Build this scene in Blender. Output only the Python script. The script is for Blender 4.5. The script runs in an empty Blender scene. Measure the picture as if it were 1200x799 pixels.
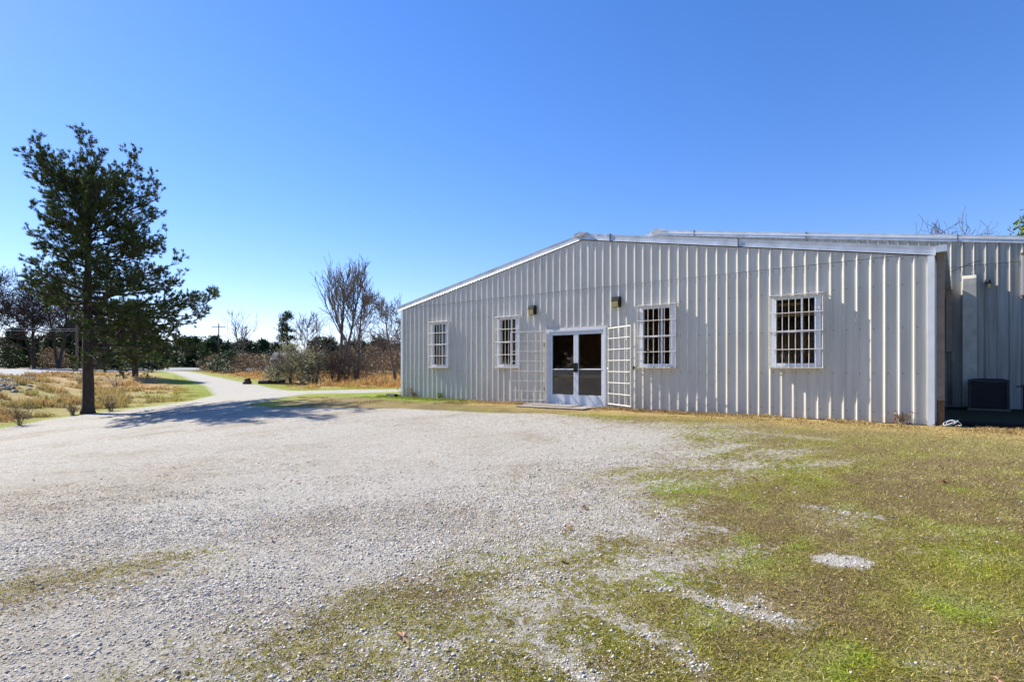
import bpy, math, random
import numpy as np
from mathutils import Vector, Matrix
random.seed(7); RNG = np.random.default_rng(11)
PI = math.pi
sc = bpy.context.scene
COL = sc.collection

# ------------------------------------------------------------------ helpers
def tag(o, label=None, cat=None, group=None, kind=None):
    if label: o['label'] = label
    if cat: o['category'] = cat
    if group: o['group'] = group
    if kind: o['kind'] = kind
    return o

def empty(name, loc=(0,0,0), rz=0.0):
    o = bpy.data.objects.new(name, None); COL.objects.link(o)
    o.location = loc; o.rotation_euler = (0,0,rz); o.empty_display_size = .3
    return o

def mesh_obj(name, V, F, mat=None, parent=None, smooth=False, attrs=None):
    """V (n,3), F list of index tuples or (m,k) array"""
    me = bpy.data.meshes.new(name)
    V = np.asarray(V, dtype=np.float32)
    if isinstance(F, np.ndarray):
        m, k = F.shape
        me.vertices.add(len(V)); me.vertices.foreach_set('co', V.ravel())
        me.loops.add(m*k); me.loops.foreach_set('vertex_index', F.astype(np.int32).ravel())
        me.polygons.add(m)
        me.polygons.foreach_set('loop_start', np.arange(0, m*k, k, dtype=np.int32))
        me.polygons.foreach_set('loop_total', np.full(m, k, dtype=np.int32))
        me.update(calc_edges=True)
    else:
        me.from_pydata([tuple(v) for v in V.tolist()], [], F)
    if attrs:
        for an, (typ, arr) in attrs.items():
            a = me.attributes.new(an, typ, 'POINT')
            if typ == 'FLOAT': a.data.foreach_set('value', np.asarray(arr, dtype=np.float32).ravel())
            else:
                c = np.ones((len(V),4), dtype=np.float32); c[:,:3] = arr
                a.data.foreach_set('color', c.ravel())
    if smooth: me.polygons.foreach_set('use_smooth', np.ones(len(me.polygons), dtype=bool))
    me.validate()
    o = bpy.data.objects.new(name, me); COL.objects.link(o)
    if mat: me.materials.append(mat)
    if parent: o.parent = parent
    return o

class MB:
    def __init__(s): s.v = []; s.f = []
    def quad(s, a, b, c, d):
        n = len(s.v); s.v += [a,b,c,d]; s.f.append((n,n+1,n+2,n+3)); return s
    def box(s, x0, x1, y0, y1, z0, z1, bev=0.0):
        n = len(s.v)
        s.v += [(x0,y0,z0),(x1,y0,z0),(x1,y1,z0),(x0,y1,z0),(x0,y0,z1),(x1,y0,z1),(x1,y1,z1),(x0,y1,z1)]
        for q in ((0,3,2,1),(4,5,6,7),(0,1,5,4),(1,2,6,5),(2,3,7,6),(3,0,4,7)): s.f.append(tuple(n+i for i in q))
        return s
    def hexa(s, p):
        n = len(s.v); s.v += list(p)
        for q in ((0,3,2,1),(4,5,6,7),(0,1,5,4),(1,2,6,5),(2,3,7,6),(3,0,4,7)): s.f.append(tuple(n+i for i in q))
        return s
    def tube(s, p, q, r0, r1=None, n=8, cap=True):
        r1 = r0 if r1 is None else r1
        p = Vector(p); q = Vector(q); d = (q-p).normalized()
        a = d.orthogonal().normalized(); b = d.cross(a)
        k = len(s.v)
        for c, r in ((p,r0),(q,r1)):
            for i in range(n):
                t = 2*PI*i/n; s.v.append(tuple(c + a*(math.cos(t)*r) + b*(math.sin(t)*r)))
        for i in range(n): s.f.append((k+i, k+(i+1)%n, k+n+(i+1)%n, k+n+i))
        if cap:
            s.f.append(tuple(k+i for i in reversed(range(n)))); s.f.append(tuple(k+n+i for i in range(n)))
        return s
    def build(s, name, mat, parent=None, bevel=0, smooth=False):
        o = mesh_obj(name, s.v, s.f, mat, parent, smooth)
        if bevel:
            m = o.modifiers.new('bevel','BEVEL'); m.width = bevel; m.segments = 2; m.limit_method = 'ANGLE'
        return o

# value noise
def _h(ix, iy, seed):
    n = (ix.astype(np.int64)*374761393 + iy.astype(np.int64)*668265263 + seed*1274126177) & 0xffffffff
    n = ((n ^ (n >> 13))*1274126177) & 0xffffffff
    n = n ^ (n >> 16)
    return (n & 0xffff)/65535.0
def vn(x, y, seed=0):
    ix = np.floor(x); iy = np.floor(y); fx = x-ix; fy = y-iy
    fx = fx*fx*(3-2*fx); fy = fy*fy*(3-2*fy)
    a=_h(ix,iy,seed); b=_h(ix+1,iy,seed); c=_h(ix,iy+1,seed); d=_h(ix+1,iy+1,seed)
    return (a*(1-fx)+b*fx)*(1-fy)+(c*(1-fx)+d*fx)*fy
def fbm(x, y, seed=0, oct=4):
    t = 0; amp = .5; tot = 0
    for i in range(oct):
        t = t+amp*vn(x*(2**i)+i*17.3, y*(2**i)-i*9.1, seed+i); tot += amp; amp *= .55
    return t/tot
def ss(a, b, x):
    t = np.clip((x-a)/(b-a), 0, 1); return t*t*(3-2*t)

# ------------------------------------------------------------------ materials
def new_mat(name):
    m = bpy.data.materials.new(name); m.use_nodes = True
    nt = m.node_tree; b = nt.nodes['Principled BSDF']
    return m, nt, b
def N(nt, typ, **kw):
    n = nt.nodes.new(typ)
    for k, v in kw.items():
        if k in n.inputs.keys(): n.inputs[k].default_value = v
        else: setattr(n, k, v)
    return n
def ramp(nt, pts):
    r = nt.nodes.new('ShaderNodeValToRGB'); e = r.color_ramp.elements
    while len(e) < len(pts): e.new(.5)
    for el, (p, c) in zip(e, pts):
        el.position = p; el.color = (c[0],c[1],c[2],1)
    return r
def simple(name, col, rough=.6, metal=0.0, var=.12, scale=6.0, bump=0.0, stretch=(1,1,1), spec=.5):
    m, nt, b = new_mat(name)
    tc = N(nt,'ShaderNodeTexCoord'); mp = N(nt,'ShaderNodeMapping'); mp.inputs['Scale'].default_value = stretch
    nt.links.new(tc.outputs['Object'], mp.inputs[0])
    no = N(nt,'ShaderNodeTexNoise'); no.inputs['Scale'].default_value = scale; no.inputs['Detail'].default_value = 6
    nt.links.new(mp.outputs[0], no.inputs['Vector'])
    lo = [max(0,c*(1-var*2)) for c in col]; hi = [min(1,c*(1+var*1.3)) for c in col]
    r = ramp(nt, [(.25,lo),(.75,hi)])
    nt.links.new(no.outputs['Fac'], r.inputs[0]); nt.links.new(r.outputs[0], b.inputs['Base Color'])
    b.inputs['Roughness'].default_value = rough; b.inputs['Metallic'].default_value = metal
    b.inputs['Specular IOR Level'].default_value = spec
    if bump:
        bp = N(nt,'ShaderNodeBump'); bp.inputs['Strength'].default_value = bump; bp.inputs['Distance'].default_value = .02
        nt.links.new(no.outputs['Fac'], bp.inputs['Height']); nt.links.new(bp.outputs[0], b.inputs['Normal'])
    return m
def panel_mat(name, col, dirt):
    """painted sheet metal: faint vertical run-off stains, mildew specks, slight waviness"""
    m, nt, b = new_mat(name)
    tc = N(nt,'ShaderNodeTexCoord')
    mp = N(nt,'ShaderNodeMapping'); mp.inputs['Scale'].default_value = (14,14,.55)
    nt.links.new(tc.outputs['Object'], mp.inputs[0])
    n1 = N(nt,'ShaderNodeTexNoise'); n1.inputs['Scale'].default_value = 1; n1.inputs['Detail'].default_value = 7
    nt.links.new(mp.outputs[0], n1.inputs['Vector'])
    r1 = ramp(nt, [(.35,dirt),(.62,col)])
    nt.links.new(n1.outputs['Fac'], r1.inputs[0])
    n2 = N(nt,'ShaderNodeTexNoise'); n2.inputs['Scale'].default_value = 1.1; n2.inputs['Detail'].default_value = 4
    nt.links.new(tc.outputs['Object'], n2.inputs['Vector'])
    r2 = ramp(nt, [(.3,(.88,.88,.87)),(.7,(1,1,1))])
    nt.links.new(n2.outputs['Fac'], r2.inputs[0])
    mx = N(nt,'ShaderNodeMix'); mx.data_type='RGBA'; mx.blend_type='MULTIPLY'; mx.inputs[0].default_value = 1
    nt.links.new(r1.outputs[0], mx.inputs[6]); nt.links.new(r2.outputs[0], mx.inputs[7])
    # splash dirt with its own shape along the foot of the sheet
    sx = N(nt,'ShaderNodeSeparateXYZ'); nt.links.new(tc.outputs['Object'], sx.inputs[0])
    n3 = N(nt,'ShaderNodeTexNoise'); n3.inputs['Scale'].default_value = 5; n3.inputs['Detail'].default_value = 6
    nt.links.new(tc.outputs['Object'], n3.inputs['Vector'])
    ma = N(nt,'ShaderNodeMath', operation='MULTIPLY_ADD'); ma.inputs[1].default_value = .55; ma.inputs[2].default_value = -.16
    nt.links.new(n3.outputs['Fac'], ma.inputs[0])
    sb = N(nt,'ShaderNodeMath', operation='SUBTRACT'); nt.links.new(ma.outputs[0], sb.inputs[0]); nt.links.new(sx.outputs['Z'], sb.inputs[1])
    ms = N(nt,'ShaderNodeMath', operation='MULTIPLY'); ms.inputs[1].default_value = 5; ms.use_clamp = True
    nt.links.new(sb.outputs[0], ms.inputs[0])
    mx2 = N(nt,'ShaderNodeMix'); mx2.data_type='RGBA'; mx2.inputs[7].default_value = (.30,.25,.17,1)
    m3 = N(nt,'ShaderNodeMath', operation='MULTIPLY'); m3.inputs[1].default_value = .55
    nt.links.new(ms.outputs[0], m3.inputs[0]); nt.links.new(m3.outputs[0], mx2.inputs[0]); nt.links.new(mx.outputs[2], mx2.inputs[6])
    nt.links.new(mx2.outputs[2], b.inputs['Base Color'])
    n4 = N(nt,'ShaderNodeTexNoise'); n4.inputs['Scale'].default_value = 2.2; n4.inputs['Detail'].default_value = 2
    nt.links.new(tc.outputs['Object'], n4.inputs['Vector'])
    bp = N(nt,'ShaderNodeBump'); bp.inputs['Strength'].default_value = .25; bp.inputs['Distance'].default_value = .03
    nt.links.new(n4.outputs['Fac'], bp.inputs['Height']); nt.links.new(bp.outputs[0], b.inputs['Normal'])
    b.inputs['Roughness'].default_value = .45
    return m
def foliage(name, c0, c1, trans=.25, rough=.6):
    m, nt, b = new_mat(name)
    a = N(nt,'ShaderNodeAttribute', attribute_name='tint')
    r = ramp(nt, [(0,c0),(1,c1)])
    nt.links.new(a.outputs['Fac'], r.inputs[0]); nt.links.new(r.outputs[0], b.inputs['Base Color'])
    b.inputs['Roughness'].default_value = rough; b.inputs['Specular IOR Level'].default_value = .3
    tr = N(nt,'ShaderNodeBsdfTranslucent'); nt.links.new(r.outputs[0], tr.inputs[0])
    mx = N(nt,'ShaderNodeMixShader'); mx.inputs[0].default_value = trans
    nt.links.new(b.outputs[0], mx.inputs[1]); nt.links.new(tr.outputs[0], mx.inputs[2])
    nt.links.new(mx.outputs[0], nt.nodes['Material Output'].inputs['Surface'])
    return m
def vcol_mat(name, attr, rough=.8, trans=0.0):
    m, nt, b = new_mat(name)
    a = N(nt,'ShaderNodeAttribute', attribute_name=attr)
    nt.links.new(a.outputs['Color'], b.inputs['Base Color']); b.inputs['Roughness'].default_value = rough
    b.inputs['Specular IOR Level'].default_value = .25
    if trans:
        tr = N(nt,'ShaderNodeBsdfTranslucent'); nt.links.new(a.outputs['Color'], tr.inputs[0])
        mx = N(nt,'ShaderNodeMixShader'); mx.inputs[0].default_value = trans
        nt.links.new(b.outputs[0], mx.inputs[1]); nt.links.new(tr.outputs[0], mx.inputs[2])
        nt.links.new(mx.outputs[0], nt.nodes['Material Output'].inputs['Surface'])
    return m
def glass_mat():
    m, nt, b = new_mat('window glass')
    nt.nodes.remove(b)
    t = N(nt,'ShaderNodeBsdfTransparent'); t.inputs[0].default_value = (.8,.78,.74,1)
    g = N(nt,'ShaderNodeBsdfGlossy'); g.inputs['Roughness'].default_value = .02; g.inputs[0].default_value=(1,1,1,1)
    fr = N(nt,'ShaderNodeFresnel'); fr.inputs[0].default_value = 1.5
    no = N(nt,'ShaderNodeTexNoise'); no.inputs['Scale'].default_value = 3
    bp = N(nt,'ShaderNodeBump'); bp.inputs['Strength'].default_value=.06; bp.inputs['Distance'].default_value=.02
    nt.links.new(no.outputs['Fac'], bp.inputs['Height']); nt.links.new(bp.outputs[0], g.inputs['Normal'])
    mx = N(nt,'ShaderNodeMixShader')
    nt.links.new(fr.outputs[0], mx.inputs[0]); nt.links.new(t.outputs[0], mx.inputs[1]); nt.links.new(g.outputs[0], mx.inputs[2])
    nt.links.new(mx.outputs[0], nt.nodes['Material Output'].inputs['Surface'])
    return m

M = {}
M['wall'] = panel_mat('cream painted sheet metal', (.68,.655,.575), (.59,.565,.49))
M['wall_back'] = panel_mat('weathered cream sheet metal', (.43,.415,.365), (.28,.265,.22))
M['trim'] = simple('white metal trim', (.74,.76,.78), .4, 0, .06, 3, .1)
M['rake'] = simple('galvanised rake trim', (.60,.63,.66), .38, .35, .12, 4, .25)
M['roof'] = simple('white metal roof', (.68,.69,.68), .4, .1, .08, 3)
M['bars'] = simple('cream painted steel bars', (.62,.57,.50), .45, 0, .12, 20)
M['gate'] = simple('cream painted gate steel', (.68,.65,.58), .5, 0, .10, 20)
M['alu'] = simple('pale blue white aluminium frame', (.62,.66,.70), .4, 0, .05, 8)
M['vinyl'] = simple('white window frame', (.74,.78,.84), .4, 0, .05, 8)
M['glass'] = glass_mat()
M['black'] = simple('black painted metal', (.014,.014,.015), .6, spec=.2)
M['bronze'] = simple('dark bronze metal', (.010,.008,.006), .6, spec=.2)
M['ac_grey'] = simple('dark grey sheet metal', (.022,.022,.024), .6)
M['lens'] = simple('yellowed plastic lens', (.58,.50,.22), .35)
M['tan_metal'] = simple('tan painted metal', (.26,.20,.15), .5)
M['rust'] = simple('rusty brown metal', (.16,.09,.035), .7, 0, .3, 10, .3)
M['duct'] = simple('beige duct metal', (.50,.47,.38), .55, 0, .18, 3, .2)
M['wood'] = simple('weathered grey plywood', (.33,.29,.24), .8, 0, .2, 5, .3, (1,8,1))
M['yellow_wood'] = simple('yellow pine boards', (.68,.45,.14), .6, 0, .12, 6)
M['brown_wood'] = simple('brown wood panelling', (.34,.16,.07), .6, 0, .25, 4, 0, (6,6,.6))
M['interior'] = simple('dark interior lining', (.07,.055,.045), .9)
M['concrete'] = simple('old concrete', (.38,.36,.32), .85, 0, .15, 6, .3)
M['bark'] = simple('dark pine bark', (.05,.036,.027), .9, 0, .35, 9, .8, (1,1,.35))
M['bark_grey'] = simple('grey brown bark', (.15,.12,.095), .9, 0, .3, 6, .5, (1,1,.3))
M['bark_dark'] = simple('dark grey bark', (.06,.048,.04), .95, 0, .3, 5)
M['bark_far'] = simple('brown grey twigs', (.13,.10,.08), .9, 0, .25, 3)
M['pine'] = foliage('pine needles', (.012,.024,.006), (.12,.16,.028), .2)
M['evergreen'] = foliage('evergreen foliage', (.014,.032,.012), (.055,.095,.03), .15)
M['bush'] = foliage('pale olive leaves', (.13,.11,.05), (.50,.50,.30), .3)
M['brush'] = foliage('brown dry brush', (.11,.07,.04), (.32,.22,.13), .2)
M['sunleaf'] = foliage('bright green leaves', (.05,.09,.015), (.20,.27,.05), .3)
M['blade'] = vcol_mat('grass blades', 'bladecol', .75, .3)
M['stone'] = vcol_mat('gravel stones', 'stonecol', .75)
M['pole'] = simple('grey wooden pole', (.16,.12,.09), .9)
M['black_plastic'] = simple('black plastic pipe', (.008,.008,.009), .9)
M['white_plastic'] = simple('white plastic pipe', (.75,.76,.78), .5)
M['leaf'] = simple('dry oak leaf', (.50,.27,.14), .7, 0, .25, 40)
M['siding'] = simple('pale house siding', (.42,.40,.38), .7)
M['shingle'] = simple('grey roof shingles', (.20,.18,.19), .9)
M['rock'] = simple('grey limestone rock', (.34,.32,.31), .9, 0, .3, 5, .6)

# ------------------------------------------------------------------ terrain
WR = np.array([.7730,-.6343]); WN = np.array([.6343,.7730])     # along the front wall, and into the building
L0 = (-4.111, 20.45)
RZ = math.atan2(WR[1], WR[0])
ROAD = [(-4,-45),(-10,-12),(-22,14),(-34,36),(-50,67),(-66,104),(-76,140),(-75,180),(-60,260)]
def polydist(X, Y, P):
    best = np.full(X.shape, 1e9); sgn = np.ones(X.shape); tt = np.zeros(X.shape); acc = 0
    for (x0,y0),(x1,y1) in zip(P, P[1:]):
        dx, dy = x1-x0, y1-y0; l2 = dx*dx+dy*dy
        t = np.clip(((X-x0)*dx+(Y-y0)*dy)/l2, 0, 1)
        px, py = x0+t*dx, y0+t*dy; d = np.hypot(X-px, Y-py)
        side = -(dx*(Y-py)-dy*(X-px))
        m = d < best
        best = np.where(m, d, best); sgn = np.where(m, np.sign(side), sgn); tt = np.where(m, acc+t, tt); acc += 1
    return best, sgn, tt
def H(X, Y):
    X = np.asarray(X, dtype=float); Y = np.asarray(Y, dtype=float)
    q = 13.2-(X*WN[0]+Y*WN[1])
    z = -.475*ss(1,11,q) - .5*ss(5,18,-X)*(1-ss(25,60,Y)) + .25*ss(40,110,Y)
    z = z*(1-ss(20,60,q)*.6)
    d, sg, _ = polydist(X, Y, ROAD)
    lim = np.where(Y < 45, 7.0, 14.0)
    w = np.where(sg > 0, 1-ss(0,1,d/lim), 1.0)
    out = ss(11, 22, d)*(sg < 0)
    rz = .5+np.where(sg < 0, .4*np.clip(d/9,0,1), 0)
    rz = rz - .12*ss(10,12,d)*(sg < 0) + .25*out
    return z*(1-w)+rz*w
def h1(x, y): return float(H(np.array([x]), np.array([y]))[0])

LOT = [(-17.03,18.17),(-17.9,21.1),(-17.4,22.5),(-15.8,24.2),(-14.2,26.2),(-12.0,25.5),(-9.6,19.6),(-7.6,17.5),(-4.87,16.1),(-3.1,15.5),(-.87,14.1),(.82,13.4),
       (2.0,12.0),(3.0,10.6),(2.9,9.0),(1.9,7.4),(1.1,6.1),(.45,5.1),(.05,4.2),(-.35,2.78),(-.8,-3),(-15,-6),(-20,4),(-18.6,13)]
DRIVE = [(-12.6,21.5,6.0),(-12.6,26.5,5.0),(-14.8,31.5,3.8),(-20.9,41,3.2),(-27.6,50,2.9),(-36,62,2.9),(-48,80,3.2),(-68,104,4.5)]
SPUR = [(-16.5,33.5,2.6),(-12.2,29.8,3.2),(-6.6,25.8,3.0),(-2.2,28.4,3.2),(5,37,3.2),(14,50,3)]
def inside(X, Y, P):
    c = np.zeros(X.shape, dtype=bool); n = len(P)
    for i in range(n):
        x0,y0 = P[i]; x1,y1 = P[(i+1)%n]
        if y0 == y1: continue
        m = ((y0 > Y) != (y1 > Y)) & (X < (x1-x0)*(Y-y0)/(y1-y0)+x0)
        c ^= m
    return c
def seg_patch(X, Y, x0, y0, x1, y1, w):
    d, _, _ = polydist(X, Y, [(x0,y0),(x1,y1)])
    return np.clip(1-d/w, 0, 1)
def gravel(X, Y):
    d, _, _ = polydist(X, Y, LOT+[LOT[0]])
    sd = np.where(inside(X, Y, LOT), d, -d)
    q = 13.2-(X*WN[0]+Y*WN[1])
    soft = ss(-4, 1.5, X)*(1-ss(9.5,14,Y))          # the right and front margin fades into turf
    w = .30+2.5*soft
    g = np.clip(.5+sd/w*.5+.12*soft, 0, 1)
    big = fbm(X*.9+3, Y*.9, 5, 4)
    fine = fbm(X*1.0+.5*Y,Y*2.6-X*.9,15,4)      # tyre-dragged streaks
    g = g*(1-.16*(1-ss(3.2,5.8,Y))) - (1-ss(3.0,5.0,Y))*ss(-3.0,-.8,X)*.12 - soft*(big-.5)*.5 + (fine-.5)*.7*ss(-2.2,0,X)*(1-ss(3.2,5.2,X-.1*Y))*(1-ss(8,12,Y))*ss(.02,.2,g)
    # mossy strips left of the tyre ridge and in the near corner
    ridge = seg_patch(X, Y, -2.85,2.5,-1.75,4.1,.30)+.8*seg_patch(X, Y, -1.75,4.1,-.6,5.2,.4)
    moss = seg_patch(X, Y, -4.0,3.6,-2.8,4.6,.9)*.50 + seg_patch(X, Y, -1.9,2.6,-.7,4.0,.8)*.26
    g = np.clip(g-moss+ridge*.6, 0, 1)
    # gravel showing through the turf
    for a in ((2.50,4.32,2.68,4.26,.20,.95),(1.25,3.75,1.75,3.35,.14,.62),(.9,4.1,1.25,3.8,.2,.5),(.55,3.6,.95,3.1,.22,.52),(1.55,5.4,2.0,5.0,.25,.45),(3.0,5.6,3.5,5.2,.18,.45),
              (.85,3.2,1.0,2.85,.22,.4),(.1,3.3,.4,2.8,.3,.5),(2.1,2.95,2.4,2.85,.12,.35),(3.9,10.2,5.2,8.9,.35,.4),(2.0,2.7,2.2,2.55,.2,.3)):
        g = np.maximum(g, seg_patch(X, Y, *a[:5])*a[5]*1.3)
    return np.clip(g, 0, 1)
OLIVE=np.array([.26,.255,.025]); BRN=np.array([.25,.18,.075]); STRAW=np.array([.56,.40,.16]); GREEN=np.array([.25,.37,.015]); ORANGE=np.array([.42,.20,.06]); TANG=np.array([.40,.31,.155])
def turf(X, Y):
    q = 13.2-(X*WN[0]+Y*WN[1])
    a = fbm(X*.55, Y*.55, 21, 4)[...,None]; b = fbm(X*1.7+9, Y*1.7, 31, 4)[...,None]; c = fbm(X*.2, Y*.2+5, 41, 3)[...,None]
    e = fbm(X*5, Y*5, 51, 3)[...,None]
    col = BRN*(1-ss(.36,.60,a*.4+b*.3+e*.3))+OLIVE*ss(.36,.60,a*.4+b*.3+e*.3)
    gt = ss(.57,.72,b*.6+e*.4+.05*(ss(1,3,X)*(1-ss(3,6,Y)))[...,None]); col = col*(1-.8*gt)+GREEN*.8*gt
    col = col*(1-.5*ss(.50,.7,e))+TANG*.5*ss(.50,.7,e)
    # drier further right and up the yard
    right = (ss(4.2,8.5,X+.25*Y-1.0)*ss(4.5,8,Y))[...,None]
    col = col*(1-.55*right)+TANG*.55*right
    wall = (1-ss(.8,2.6,q+1.2*(fbm(X*1.2,Y*1.2,61,3)-.5)))*(q > -3)*(X > -1.5)
    wall = wall[...,None]
    sw = STRAW*(.75+.5*e)
    col = col*(1-.85*wall)+sw*.85*wall
    gw = ((1-ss(.5,1.9,q))*ss(-8.5,-5,X)*(1-ss(-3.3,-.6,X)))[...,None]
    col = col*(1-gw*.9)+GREEN*1.0*gw*.9
    wedge = (ss(14.5,16.5,Y)*ss(.8,2.2,q)*(X > -13)*(1-ss(24,27,Y)))[...,None]; wn = fbm(X*.9,Y*.5,333,4)[...,None]
    col = col*(1-.85*wedge)+(BRN*1.05*(1-ss(.42,.58,wn))+STRAW*.62*ss(.42,.58,wn))*.85*wedge
    s_ = (X-L0[0])*WR[0]+(Y-L0[1])*WR[1]; gap_shade = (ss(-.3,-.9,q)*0+(q < -.25)*(s_ > 15.8)*(q > -9))[...,None]*1.0
    col = col*(1-gap_shade)+np.array([.035,.04,.015])*gap_shade  # shade of the gap between the buildings, painted into the ground colour
    # fields to the left and behind
    far = (np.maximum(ss(5.5,9,-X), ss(22,26,Y))*(1-(s_ > 15.8)*(q < 0)*(q > -9)))[...,None]
    f = fbm(X*.22+4, Y*.16, 71, 4)[...,None]; f2 = fbm(X*.8, Y*.5, 81, 4)[...,None]
    fc = STRAW*(1-ss(.42,.6,f))+(ORANGE*.6+STRAW*.4)*ss(.42,.6,f)
    fc = fc*(1-.6*ss(.5,.68,f2))+BRN*1.2*.6*ss(.5,.68,f2)
    nearbank = (1-ss(30,40,Y))[...,None]
    fg = ss(.40,.60,fbm(X*.35-7, Y*.35, 91, 3))[...,None]*nearbank
    fc = fc*(1-.6*fg)+np.array([.30,.32,.07])*.6*fg
    dd, _, _ = polydist(X, Y, [p[:2] for p in DRIVE]); d2, _, _ = polydist(X, Y, [p[:2] for p in SPUR])
    dl, _, _ = polydist(X, Y, LOT+[LOT[0]])
    nr = 1-ss(2.0,5.0,np.minimum(dd,d2)+1.5*(fbm(X*.5,Y*.5,95,3)-.5)); nr = np.maximum(nr, (1-ss(.4,1.0,dl))*.9)
    nr = nr[...,None]
    fc = fc*(1-.8*nr)+GREEN*(.9+.3*f2)*.8*nr
    col = col*(1-far)+fc*far
    deep = ss(90,140,np.hypot(X,Y))[...,None]
    col = col*(1-deep)+np.array([.10,.10,.05])*deep
    return np.clip(col, 0, 1)

def axis(lo, a, b, hi, step, grow):
    mid = list(np.arange(a, b+1e-6, step)); l = []; x = a; s = step
    while x > lo: s *= grow; x -= s; l.append(x)
    r = []; x = b; s = step
    while x < hi: s *= grow; x += s; r.append(x)
    return np.array(l[::-1]+mid+r)
xs = axis(-3500, -9, 9, 3500, .10, 1.025); ys = axis(-3000, 1.5, 14, 3500, .10, 1.02)
GX, GY = np.meshgrid(xs, ys)
GZ = H(GX, GY)
g = gravel(GX, GY)
near = 1-ss(14,25,np.hypot(GX,GY))
GZ = GZ+near*(.035*(fbm(GX*.7,GY*.7,3,3)-.5)+.02*(fbm(GX*3,GY*3,4,3)-.5))*(1-.5*g)
GZ = GZ+ss(16,30,np.hypot(GX,GY))*.25*(fbm(GX*.15,GY*.15,8,3)-.5)*(polydist(GX,GY,[p[:2] for p in DRIVE])[0]>4)*(1-(polydist(GX,GY,ROAD)[0]<14))*(polydist(GX,GY,[p[:2] for p in SPUR])[0]>3)
hill = ss(200,1500,np.hypot(GX,GY)); GZ = GZ+hill*2
# keep the ground just under the paved strips
def strip_mask(P):
    d, _, t = polydist(GX, GY, [p[:2] for p in P])
    w = np.interp(t, np.arange(len(P)), [p[2] for p in P])/2
    return 1-ss(-.1,.5,d-w)
dm, dsg, _ = polydist(GX, GY, ROAD)
roadm = (dsg < 0)*(dm > .3)*(dm < 8.7)
GZ = GZ-.10*roadm
V = np.stack([GX,GY,GZ],-1).reshape(-1,3)
ny, nx = GX.shape
idx = np.arange(ny*nx).reshape(ny,nx)
F = np.stack([idx[:-1,:-1],idx[:-1,1:],idx[1:,1:],idx[1:,:-1]],-1).reshape(-1,4)
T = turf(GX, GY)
drv = np.maximum(strip_mask(DRIVE), strip_mask(SPUR)*.93)
g_all = np.maximum(g, drv*(.78+.25*(fbm(GX*.8,GY*.8,12,3)-.3)))

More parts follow.
